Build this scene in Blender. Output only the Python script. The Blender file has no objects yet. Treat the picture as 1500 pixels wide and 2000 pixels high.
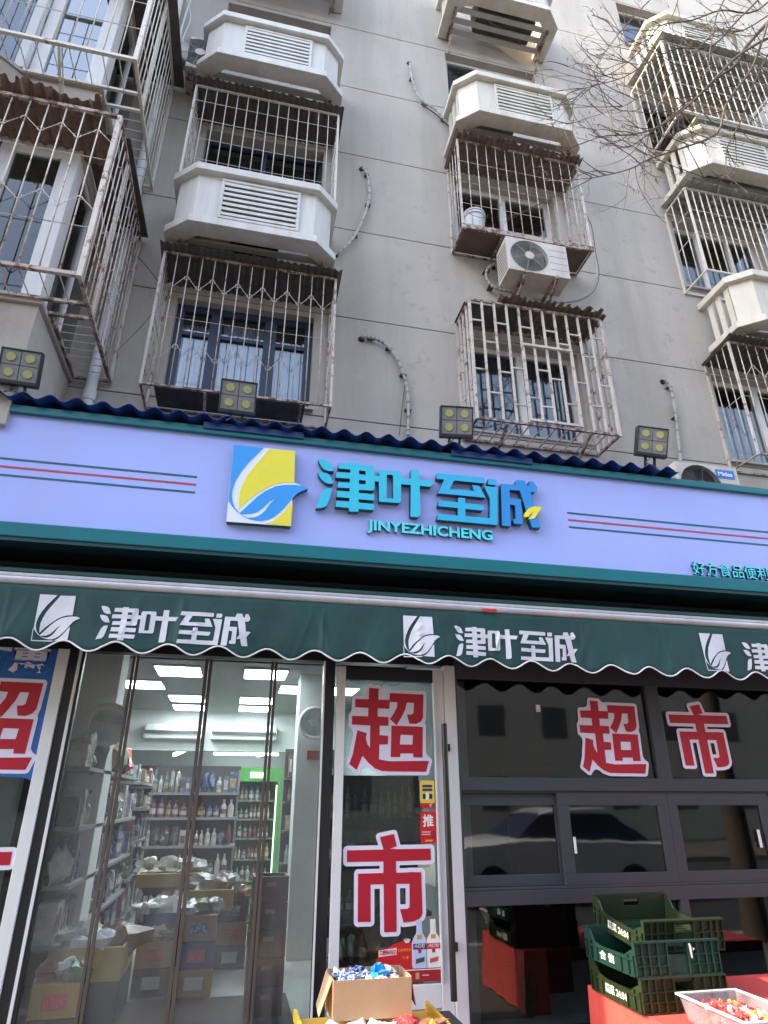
import bpy, bmesh, math, random
from mathutils import Vector, Matrix, noise
from math import radians as R, sin, cos, pi
rnd = random.Random(7)
S = bpy.context.scene
C = S.collection

# ---------------------------------------------------------------- camera, sky, sun
FPX, PITCH, YAW, ROLL = 1244.4, R(24.263), R(12.431), R(.043)
fw = Vector((sin(YAW)*cos(PITCH), cos(YAW)*cos(PITCH), sin(PITCH)))
r0 = Vector((cos(YAW), -sin(YAW), 0)); u0 = r0.cross(fw)
rr = r0*cos(ROLL)+u0*sin(ROLL); uu = -r0*sin(ROLL)+u0*cos(ROLL)
EYE = Vector((0, 0, 1.6))
cam = bpy.data.cameras.new('camera'); co = bpy.data.objects.new('camera', cam); C.objects.link(co)
m = Matrix((rr, uu, -fw)).transposed().to_4x4(); m.translation = EYE; co.matrix_world = m
cam.sensor_fit = 'HORIZONTAL'; cam.sensor_width = 36; cam.lens = 36*FPX/1500
cam.clip_start = .05; cam.clip_end = 500
S.camera = co

SUN = Vector((-.80, -.055, .60)).normalized()
w = bpy.data.worlds.new('World'); S.world = w; w.use_nodes = True
nt = w.node_tree; bg = nt.nodes['Background']
sk = nt.nodes.new('ShaderNodeTexSky'); sk.sky_type = 'NISHITA'; sk.sun_disc = False
sk.sun_elevation = math.asin(SUN.z); sk.sun_rotation = math.atan2(SUN.x, SUN.y)
sk.dust_density = 1.6; sk.air_density = 1.0
hs = nt.nodes.new('ShaderNodeHueSaturation'); hs.inputs['Saturation'].default_value = .72; nt.links.new(sk.outputs[0], hs.inputs['Color']); nt.links.new(hs.outputs[0], bg.inputs[0]); bg.inputs[1].default_value = .15
sl = bpy.data.lights.new('sun', 'SUN'); sl.energy = 2.0; sl.angle = R(.53); sl.color = (1, .80, .55)
so = bpy.data.objects.new('sun', sl); C.objects.link(so)
so.rotation_euler = SUN.to_track_quat('Z', 'Y').to_euler(); so.location = (-6, -6, 14)
S.view_settings.view_transform = 'Standard'; S.view_settings.look = 'None'
S.view_settings.exposure = 2.5; S.view_settings.gamma = 1; S.view_settings.use_curve_mapping = False
S.render.engine = 'CYCLES'
S.cycles.max_bounces = 8; S.cycles.transparent_max_bounces = 24; S.cycles.diffuse_bounces = 4
S.cycles.caustics_reflective = False; S.cycles.caustics_refractive = False
S.cycles.sample_clamp_indirect = 4

def at(px, py, Y):
    """point of the place on the vertical plane at distance Y seen at a photo pixel (survey of the real positions)"""
    v = fw + rr*((px-750)/FPX) - uu*((py-1000)/FPX)
    return EYE + v*(Y/v.y)

# ---------------------------------------------------------------- materials
MATS = {}
def mat(name, col, rough=.6, metal=0, var=.12, scale=4., bump=0., bscale=60., col2=None, thr=None, spec=.5, streak=None, emit=None):
    if name in MATS: return MATS[name]
    m = bpy.data.materials.new(name); m.use_nodes = True; t = m.node_tree; N = t.nodes; L = t.links
    b = N['Principled BSDF']; b.inputs['Roughness'].default_value = rough; b.inputs['Metallic'].default_value = metal
    b.inputs['Specular IOR Level'].default_value = spec
    g = N.new('ShaderNodeNewGeometry')
    n1 = N.new('ShaderNodeTexNoise'); n1.inputs['Scale'].default_value = scale; n1.inputs['Detail'].default_value = 6; n1.inputs['Roughness'].default_value = .65
    L.new(g.outputs['Position'], n1.inputs['Vector'])
    cr = N.new('ShaderNodeValToRGB'); cr.color_ramp.elements[0].position = .28; cr.color_ramp.elements[1].position = .72
    a = [max(0, c*(1-var)) for c in col]; d = [min(1, c*(1+var)) for c in col]
    cr.color_ramp.elements[0].color = (*a, 1); cr.color_ramp.elements[1].color = (*d, 1)
    L.new(n1.outputs['Fac'], cr.inputs['Fac']); out = cr.outputs['Color']
    if streak:                                   # rain streaks and grime, stretched along z
        mp = N.new('ShaderNodeMapping'); mp.inputs['Scale'].default_value = (streak[1], streak[1], streak[1]*.07)
        L.new(g.outputs['Position'], mp.inputs['Vector'])
        n3 = N.new('ShaderNodeTexNoise'); n3.inputs['Scale'].default_value = 1; n3.inputs['Detail'].default_value = 7; n3.inputs['Roughness'].default_value = .7
        L.new(mp.outputs[0], n3.inputs['Vector'])
        r3 = N.new('ShaderNodeValToRGB'); r3.color_ramp.elements[0].position = .42; r3.color_ramp.elements[1].position = .75
        r3.color_ramp.elements[0].color = (0, 0, 0, 1); r3.color_ramp.elements[1].color = (streak[0],)*3+(1,)
        L.new(n3.outputs['Fac'], r3.inputs['Fac'])
        mx = N.new('ShaderNodeMix'); mx.data_type = 'RGBA'; L.new(r3.outputs['Color'], mx.inputs['Factor']); L.new(out, mx.inputs['A'])
        mx.inputs['B'].default_value = (*streak[2], 1); out = mx.outputs['Result']
    if col2:
        n2 = N.new('ShaderNodeTexNoise'); n2.inputs['Scale'].default_value = scale*2.7+3; n2.inputs['Detail'].default_value = 9; n2.inputs['Roughness'].default_value = .72
        L.new(g.outputs['Position'], n2.inputs['Vector'])
        r2 = N.new('ShaderNodeValToRGB'); r2.color_ramp.elements[0].position = thr; r2.color_ramp.elements[1].position = thr+.07
        L.new(n2.outputs['Fac'], r2.inputs['Fac'])
        mx = N.new('ShaderNodeMix'); mx.data_type = 'RGBA'; L.new(r2.outputs['Color'], mx.inputs['Factor']); L.new(out, mx.inputs['A'])
        mx.inputs['B'].default_value = (*col2, 1); out = mx.outputs['Result']
    L.new(out, b.inputs['Base Color'])
    if bump:
        nb = N.new('ShaderNodeTexNoise'); nb.inputs['Scale'].default_value = bscale; nb.inputs['Detail'].default_value = 5
        L.new(g.outputs['Position'], nb.inputs['Vector'])
        bp = N.new('ShaderNodeBump'); bp.inputs['Strength'].default_value = bump; bp.inputs['Distance'].default_value = .004
        L.new(nb.outputs['Fac'], bp.inputs['Height']); L.new(bp.outputs[0], b.inputs['Normal'])
    if emit:
        b.inputs['Emission Color'].default_value = (*emit[0], 1); b.inputs['Emission Strength'].default_value = emit[1]
    MATS[name] = m; return m

def glass(name, tint=(.9, .95, .95), ior=1.5, rough=0., haze=0., hcol=(.6, .6, .6), hscale=3., vert=1.):
    m = bpy.data.materials.new(name); m.use_nodes = True; t = m.node_tree; N = t.nodes; L = t.links
    N.remove(N['Principled BSDF']); o = N['Material Output']
    tr = N.new('ShaderNodeBsdfTransparent'); tr.inputs[0].default_value = (*tint, 1)
    gl = N.new('ShaderNodeBsdfGlossy'); gl.inputs['Roughness'].default_value = rough; gl.inputs[0].default_value = (.95, .97, 1, 1)
    lw = N.new('ShaderNodeLayerWeight'); lw.inputs[0].default_value = .5; f0 = ((ior-1)/(ior+1))**2
    pw = N.new('ShaderNodeMath'); pw.operation = 'POWER'; L.new(lw.outputs['Facing'], pw.inputs[0]); pw.inputs[1].default_value = 4.
    f = N.new('ShaderNodeMath'); f.operation = 'MULTIPLY_ADD'; L.new(pw.outputs[0], f.inputs[0]); f.inputs[1].default_value = 1-f0; f.inputs[2].default_value = f0
    g = N.new('ShaderNodeNewGeometry')
    nb = N.new('ShaderNodeTexNoise'); nb.inputs['Scale'].default_value = 2.2; L.new(g.outputs['Position'], nb.inputs['Vector'])
    bp = N.new('ShaderNodeBump'); bp.inputs['Strength'].default_value = .04 if rough < .05 else .6; bp.inputs['Distance'].default_value = .02
    L.new(nb.outputs['Fac'], bp.inputs['Height']); L.new(bp.outputs[0], gl.inputs['Normal'])
    base = tr.outputs[0]
    if haze:
        df = N.new('ShaderNodeBsdfDiffuse'); df.inputs[0].default_value = (*hcol, 1)
        nz = N.new('ShaderNodeTexNoise'); nz.inputs['Scale'].default_value = hscale; nz.inputs['Detail'].default_value = 8; nz.inputs['Roughness'].default_value = .7
        mpv = N.new('ShaderNodeMapping'); mpv.inputs['Scale'].default_value = (1, 1, vert); L.new(g.outputs['Position'], mpv.inputs['Vector']); L.new(mpv.outputs[0], nz.inputs['Vector'])
        cr = N.new('ShaderNodeValToRGB'); cr.color_ramp.elements[0].position = .3; cr.color_ramp.elements[1].position = .8
        cr.color_ramp.elements[0].color = (haze*.4,)*3+(1,); cr.color_ramp.elements[1].color = (min(1, haze*2),)*3+(1,)
        L.new(nz.outputs['Fac'], cr.inputs['Fac'])
        mh = N.new('ShaderNodeMixShader'); L.new(cr.outputs[0], mh.inputs[0]); L.new(base, mh.inputs[1]); L.new(df.outputs[0], mh.inputs[2]); base = mh.outputs[0]
    mx = N.new('ShaderNodeMixShader'); L.new(f.outputs[0], mx.inputs[0]); L.new(base, mx.inputs[1]); L.new(gl.outputs[0], mx.inputs[2])
    L.new(mx.outputs[0], o.inputs[0]); MATS[name] = m; return m

M = dict(
 stucco=mat('stucco', (.475, .435, .39), .92, var=.13, scale=.45, bump=.45, bscale=180, col2=(.415, .378, .335), thr=.56, streak=(.65, 1.4, (.30, .265, .23))),
 joint=mat('joint', (.09, .085, .08), .9),
 enamel=mat('box_enamel', (.66, .65, .62), .5, var=.05, scale=2, col2=(.50, .45, .37), thr=.62, streak=(.6, 4, (.40, .35, .29))),
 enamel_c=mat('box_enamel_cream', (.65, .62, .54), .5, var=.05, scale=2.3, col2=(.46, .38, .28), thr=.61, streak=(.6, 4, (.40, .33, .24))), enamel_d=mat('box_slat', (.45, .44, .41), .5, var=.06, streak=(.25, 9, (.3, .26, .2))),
 barpaint=mat('bar_paint', (.62, .58, .52), .5, var=.12, scale=1.6, col2=(.24, .13, .07), thr=.60),
 barrust=mat('bar_rust', (.55, .50, .45), .6, var=.15, scale=2.2, col2=(.24, .13, .075), thr=.545),
 railrust=mat('rail_rust', (.42, .36, .32), .7, var=.2, scale=3, col2=(.15, .075, .05), thr=.47),
 sheetdark=mat('roof_sheet_dark', (.085, .075, .068), .85, var=.35, scale=6, bump=.4),
 sheetbrown=mat('roof_sheet_brown', (.165, .115, .088), .85, var=.4, scale=8, bump=.5, col2=(.07, .05, .04), thr=.55),
 sheetclear=mat('roof_sheet_fibre', (.30, .31, .27), .7, var=.2, scale=5, streak=(.5, 6, (.12, .12, .1))),
 plywood=mat('plywood', (.12, .078, .062), .85, var=.3, scale=3, bump=.3),
 winblue=mat('window_blue', (.028, .042, .085), .45, var=.1),
 winwhite=mat('window_white', (.72, .71, .70), .4, var=.06, streak=(.25, 8, (.42, .38, .34))),
 curtain=mat('curtain_cloth', (.44, .45, .50), .9, var=.1),
 dark=mat('shade_black', (.012, .013, .016), .95),  # near-black colour standing in for the shade inside rooms and openings
 pvc=mat('pvc_pipe', (.66, .66, .67), .4, var=.06, streak=(.25, 6, (.4, .38, .36))),
 cable=mat('cable', (.07, .07, .07), .6), tape=mat('grey_tape', (.26, .25, .235), .6, var=.3, scale=20), lagging=mat('pipe_lagging', (.46, .45, .43), .8, var=.2, scale=22, bump=.6, bscale=90),
 acwhite=mat('ac_casing', (.58, .55, .50), .45, var=.08, scale=5, streak=(.55, 5, (.30, .25, .20))), acgrille=mat('ac_grille', (.06, .06, .062), .5),
 well=mat('fan_well', (.15, .14, .125), .6, var=.3, scale=12), blade=mat('fan_blade', (.30, .29, .27), .5),
 blue_sheet=mat('blue_roof_sheet', (.010, .045, .22), .38, var=.2, scale=3, streak=(.35, 5, (.03, .05, .10))),
 teal=mat('teal_border', (.003, .145, .185), .32, var=.08, scale=2), teal_shade=mat('teal_underside_shade', (.006, .045, .06), .5),  # second teal: darker copy of the border with underside shade put into it
 lav=mat('sign_panel', (.37, .45, .93), .38, var=.035, scale=.7, bump=.02, bscale=9, streak=(.30, 2.5, (.36, .40, .66))),
 stripe_b=mat('stripe_teal', (.012, .10, .16), .4), stripe_r=mat('stripe_red', (.45, .06, .07), .4),
 cyan=mat('letter_cyan', (.03, .50, .70), .35, var=.05), cyan2=mat('letter_azure', (.025, .42, .72), .35, var=.05), azure=mat('letter_blue', (.02, .25, .68), .35, var=.05),
 lside=mat('letter_side', (.02, .08, .11), .45), cyanl=mat('letter_light', (.10, .72, .84), .35),
 lblue=mat('logo_blue', (.035, .31, .80), .35, var=.03), lyel=mat('logo_yellow', (.78, .70, .05), .35, var=.04), lwhite=mat('logo_white', (.72, .78, .86), .35, var=.03), yleaf=mat('leaf_yellow', (.85, .74, .03), .35),
 canvas=mat('awning_canvas', (.005, .048, .047), .7, var=.25, scale=2.2, bump=.5, bscale=25, streak=(.55, 2.5, (.022, .062, .064))),
 print_w=mat('print_white', (.62, .63, .70), .6, var=.10, scale=6), piping=mat('white_piping', (.75, .74, .78), .5),
 alum=mat('alu_white', (.70, .70, .72), .35, var=.04, streak=(.15, 7, (.5, .49, .47))), alum_y=mat('alu_bar', (.50, .50, .55), .35, metal=.2, streak=(.4, 6, (.3, .29, .28))),
 black=mat('black_frame', (.012, .012, .018), .4), grey=mat('grey_frame', (.042, .044, .056), .42, var=.05, scale=3),
 steel=mat('brown_strip', (.085, .07, .062), .5, var=.1), hand=mat('handle_bar', (.028, .027, .026), .32, metal=.3),
 red=mat('sticker_red', (.42, .004, .022), .5, var=.05), outline=mat('sticker_white', (.72, .70, .86), .5, var=.03),
 pblue=mat('poster_blue', (.02, .12, .42), .5, var=.05), pred=mat('poster_red', (.52, .012, .02), .45), pdred=mat('poster_dark_red', (.33, .008, .02), .45),
 porange=mat('poster_orange', (.85, .28, .03), .5), ppink=mat('poster_pink', (.85, .50, .55), .5), pyel=mat('poster_yellow', (.72, .55, .07), .5), pwhite=mat('poster_white', (.8, .8, .82), .5),
 pgold=mat('poster_gold', (.55, .30, .07), .5), pnavy=mat('poster_navy', (.03, .03, .12), .5), pltblue=mat('poster_pale_blue', (.45, .60, .85), .5), pkhaki=mat('poster_khaki', (.45, .32, .16), .5), pbrick=mat('poster_brick', (.50, .10, .06), .5),
 card=mat('cardboard', (.42, .27, .165), .85, var=.07, scale=9, bump=.15, bscale=30), packb=mat('wrapper_blue', (.02, .09, .33), .22, var=.3, scale=26, col2=(.75, .78, .82), thr=.50),
 packw=mat('wrapper_white', (.72, .73, .76), .25, var=.1, scale=30, col2=(.03, .10, .40), thr=.60), packr=mat('wrapper_red', (.60, .04, .05), .25, var=.3, scale=40, col2=(.75, .60, .45), thr=.56),
 packg=mat('bag_grey', (.42, .42, .40), .25, var=.25, scale=25, col2=(.70, .68, .62), thr=.6), packbr=mat('bag_brown', (.26, .13, .08), .3, var=.3, scale=25, col2=(.55, .5, .45), thr=.62),
 crate=mat('crate_green', (.016, .029, .012), .42, var=.15, scale=8), crate2=mat('crate_teal', (.009, .036, .028), .40, var=.15, scale=8), crateb=mat('crate_olive', (.018, .029, .010), .42, var=.15, scale=8),
 cwhite=mat('crate_paint', (.80, .80, .74), .6, var=.15, scale=60), cloth=mat('red_cloth', (.62, .075, .06), .62, var=.08, scale=3, bump=.3, bscale=6),
 tub=glass('tub_plastic', (.84, .84, .88), 1.35, .25, .17, (.62, .60, .66), 6),
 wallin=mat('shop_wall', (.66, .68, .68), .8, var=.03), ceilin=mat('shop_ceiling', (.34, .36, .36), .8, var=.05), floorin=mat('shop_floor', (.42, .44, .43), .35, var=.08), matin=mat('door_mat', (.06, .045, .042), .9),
 lamp=mat('ceiling_panel', (.9, .9, .9), .5, emit=((.86, .97, 1), 6.0)), lamp2=mat('tube_light', (.9, .9, .9), .5, emit=((.86, 1, 1), 3.2)), fridge_l=mat('fridge_lamp', (.6, .9, .4), .5, emit=((.72, 1., .75), .8)),
 fgreen=mat('fridge_green', (.07, .27, .06), .4), shelf=mat('shelf_metal', (.20, .20, .20), .5), dshelf=mat('shelf_dark', (.05, .05, .05), .6),
 ycrate=mat('yellow_crate', (.42, .27, .05), .5, var=.1), bcrate=mat('blue_crate', (.03, .055, .22), .5, var=.1), brcrate=mat('beer_crate', (.055, .028, .022), .45, var=.2),
 gbag=mat('green_bag', (.05, .16, .06), .35, var=.3, scale=14), fanw=mat('fan_white', (.72, .74, .76), .4),
 asphalt=mat('asphalt', (.05, .05, .052), .9, var=.2, scale=6, bump=.5), paving=mat('paving', (.13, .125, .115), .85, var=.12, scale=5, bump=.3), soil=mat('earth', (.2, .18, .15), .95),
 bark=mat('bark', (.095, .072, .058), .9, var=.25, scale=14), beige=mat('beige_render', (.42, .37, .30), .9, var=.08, scale=1.),
 carp=mat('car_paint', (.78, .78, .78), .18, var=.02), rubber=mat('rubber', (.02, .02, .02), .8),
 flood=mat('floodlight_body', (.018, .022, .03), .4), fdiff=mat('floodlight_reflector', (.20, .21, .22), .35), led=mat('led_yellow', (.34, .35, .15), .4, var=.08, scale=60),
 bucket=mat('bucket_white', (.62, .64, .68), .35, var=.08, col2=(.12, .25, .38), thr=.60),
 paneclear=glass('clear_pane', (.88, .92, .95), 1.9), panedark=glass('bay_pane_dark', (.45, .52, .52), 1.6), pane=glass('window_pane', (.55, .60, .62), 1.9), paneb=glass('bay_pane', (.45, .52, .55), 2.6), shopglass=glass('shop_glass', (.50, .54, .54), 1.62, .03), doorglass=glass('door_glass', (.62, .67, .67), 1.6, 0., .012, (.5, .5, .5)),
 curtainp=glass('soft_curtain', (.74, .77, .76), 1.5, .14, .10, (.60, .62, .65), 3.2, .35),
)

# ---------------------------------------------------------------- mesh helpers
def origin(o):
    v = Vector((0, 0, 0))
    while o: v = v+o.location; o = o.parent
    return v
class MB:
    def __init__(s): s.v = []; s.f = []; s.mi = []; s.cur = 0
    def add(s, vs, fs):
        n = len(s.v); s.v += [tuple(v) for v in vs]; s.f += [tuple(n+i for i in f) for f in fs]; s.mi += [s.cur]*len(fs); return s
    def box(s, x0, x1, y0, y1, z0, z1):
        return s.add([(x0,y0,z0),(x1,y0,z0),(x1,y1,z0),(x0,y1,z0),(x0,y0,z1),(x1,y0,z1),(x1,y1,z1),(x0,y1,z1)],
                     [(0,3,2,1),(4,5,6,7),(0,1,5,4),(1,2,6,5),(2,3,7,6),(3,0,4,7)])
    def prism(s, pl, z0, z1):                       # polygon in plan
        n = len(pl)
        return s.add([(x,y,z0) for x,y in pl]+[(x,y,z1) for x,y in pl], [tuple(range(n))[::-1], tuple(range(n,2*n))]+[(i,(i+1)%n,n+(i+1)%n,n+i) for i in range(n)])
    def xz(s, pl, y0, y1):                          # polygon in elevation
        n = len(pl)
        return s.add([(x,y0,z) for x,z in pl]+[(x,y1,z) for x,z in pl], [tuple(range(n)), tuple(range(n,2*n))[::-1]]+[(i,n+i,n+(i+1)%n,(i+1)%n) for i in range(n)])
    def tube(s, pts, r, k=6, cap=True):
        pts = [Vector(p) for p in pts]; n = len(pts); rs = r if isinstance(r, (list, tuple)) else [r]*n
        b = len(s.v); up = Vector((.13, .21, .97))
        for i, p in enumerate(pts):
            d = (pts[min(i+1, n-1)]-pts[max(i-1, 0)]).normalized()
            if i == 0:
                a = d.cross(up); a = a if a.length > .05 else d.cross(Vector((1, 0, 0)))
                a.normalize()
            else: a = (a-d*a.dot(d)).normalized()
            c = d.cross(a)
            for j in range(k):
                t = 2*pi*j/k; s.v.append(tuple(p+(a*cos(t)+c*sin(t))*rs[i]))
        for i in range(n-1):
            for j in range(k):
                s.f.append((b+i*k+j, b+i*k+(j+1)%k, b+(i+1)*k+(j+1)%k, b+(i+1)*k+j)); s.mi.append(s.cur)
        if cap:
            s.f.append(tuple(b+j for j in range(k))[::-1]); s.f.append(tuple(b+(n-1)*k+j for j in range(k))); s.mi += [s.cur]*2
        return s
    def beam(s, p, q, w, h=None):                   # square bar between two points
        p = Vector(p); q = Vector(q); d = (q-p).normalized(); h = h or w
        a = d.cross(Vector((0, 0, 1))); a = a if a.length > .1 else Vector((1, 0, 0)); a.normalize(); c = a.cross(d)
        vs = [o+a*(i*w/2)+c*(j*h/2) for o in (p, q) for i, j in ((-1,-1),(1,-1),(1,1),(-1,1))]
        return s.add(vs, [(0,1,2,3),(7,6,5,4),(0,4,5,1),(1,5,6,2),(2,6,7,3),(3,7,4,0)])
    def disc(s, c, r, ax, t, k=20):                 # short cylinder, ax = axis vector
        ax = Vector(ax).normalized(); c = Vector(c); return s.tube([c-ax*t/2, c+ax*t/2], r, k)
    def blob(s, c, rx, ry, rz, seed=0, rough=.25, k=8, rot=0.):
        n = len(s.v); rg = k//2+1
        for i in range(rg+1):
            th = pi*i/rg
            for j in range(k):
                ph = 2*pi*j/k
                d = Vector((sin(th)*cos(ph), sin(th)*sin(ph), cos(th)))
                f = 1+rough*(noise.noise(d*1.7+Vector((seed*3.1, seed*1.7, 0)))*2)
                x, y = d.x*rx*f, d.y*ry*f
                s.v.append((c[0]+x*cos(rot)-y*sin(rot), c[1]+x*sin(rot)+y*cos(rot), c[2]+d.z*rz*f))
        for i in range(rg):
            for j in range(k): s.f.append((n+i*k+j, n+i*k+(j+1)%k, n+(i+1)*k+(j+1)%k, n+(i+1)*k+j)); s.mi.append(s.cur)
        return s
    def mesh(s, name, mats, off=(0, 0, 0), smooth=False):
        me = bpy.data.meshes.new(name); me.from_pydata([(x-off[0], y-off[1], z-off[2]) for x, y, z in s.v], [], s.f)
        for a in (mats if isinstance(mats, (list, tuple)) else [mats]): me.materials.append(a)
        if isinstance(mats, (list, tuple)): me.polygons.foreach_set('material_index', s.mi)
        if smooth: me.polygons.foreach_set('use_smooth', [True]*len(me.polygons))
        bm = bmesh.new(); bm.from_mesh(me); bmesh.ops.recalc_face_normals(bm, faces=bm.faces); bm.to_mesh(me); bm.free()
        me.update(); return me
    def build(s, name, mats, parent=None, smooth=False, bevel=0, label=None):
        off = origin(parent) if parent else (0, 0, 0)
        o = bpy.data.objects.new(name, s.mesh(name, mats, off, smooth)); C.objects.link(o)
        if parent: o.parent = parent
        if bevel:
            b = o.modifiers.new('bevel', 'BEVEL'); b.width = bevel; b.segments = 2; b.limit_method = 'ANGLE'
        if smooth:
            e = o.modifiers.new('edges', 'EDGE_SPLIT'); e.split_angle = R(40)
        if label: o['label'] = label
        return o
def inst(name, me, parent, loc):
    o = bpy.data.objects.new(name, me); C.objects.link(o); o.parent = parent
    b = origin(parent); o.location = (loc[0]-b[0], loc[1]-b[1], loc[2]-b[2]); return o
def thing(name, label, cat, loc=(0, 0, 0), group=None):
    o = bpy.data.objects.new(name, None); C.objects.link(o); o.location = loc; o.empty_display_size = .1
    return tag(o, label, cat, group)
def tag(o, label, cat, group=None, kind=None):
    o['label'] = label; o['category'] = cat
    if group: o['group'] = group
    if kind: o['kind'] = kind
    return o
def structure(o): o['kind'] = 'structure'; return o
def stuff(o): o['kind'] = 'stuff'; return o
def copy_tree(o, parent=None):
    c = o.copy(); C.objects.link(c); c.parent = parent
    for ch in list(o.children): copy_tree(ch, c)
    return c
def box(name, mt, parent, x0, x1, y0, y1, z0, z1, bevel=0):
    return MB().box(x0, x1, y0, y1, z0, z1).build(name, mt, parent, bevel=bevel)

def loops_mesh(name, loops, depth, mt, side=None, k=.001):
    """flat glyph from closed outlines (mm), filled with holes, extruded; x to the right, z up, front at y=0"""
    cu = bpy.data.curves.new(name, 'CURVE'); cu.dimensions = '2D'; cu.fill_mode = 'BOTH'; cu.extrude = depth/2
    for l in loops:
        sp = cu.splines.new('POLY'); sp.points.add(len(l)-1); sp.use_cyclic_u = True
        for p, (x, y) in zip(sp.points, l): p.co = (x*k, y*k, 0, 1)
    return curve_mesh(cu, name, depth, mt, side)
def curve_mesh(cu, name, depth, mt, side):
    o = bpy.data.objects.new(name, cu); C.objects.link(o)
    dg = bpy.context.evaluated_depsgraph_get(); me = bpy.data.meshes.new_from_object(o.evaluated_get(dg)); bpy.data.objects.remove(o)
    for v in me.vertices: x, y, z = v.co; v.co = (x, -z+depth/2, y)
    me.materials.clear(); me.materials.append(mt); me.materials.append(side or mt)
    me.update()
    for p in me.polygons: p.material_index = 0 if abs(p.normal.y) > .7 else 1
    return me
def text_mesh(body, depth, mt, side=None, bold=.0, box=None):
    cu = bpy.data.curves.new('text', 'FONT'); cu.body = body; cu.size = 1; cu.offset = bold; cu.resolution_u = 3; cu.extrude = .01
    me = curve_mesh(cu, 'lettering', 0, mt, side)
    xs = [v.co.x for v in me.vertices]; zs = [v.co.z for v in me.vertices]; ys = [v.co.y for v in me.vertices]
    x0, x1, z0, z1 = min(xs), max(xs), min(zs), max(zs); w_, h_ = box
    for v in me.vertices:
        v.co = ((v.co.x-x0)/(x1-x0)*w_, (v.co.y-min(ys))/(max(ys)-min(ys))*depth, (v.co.z-z0)/(z1-z0)*h_)
    return me
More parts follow.
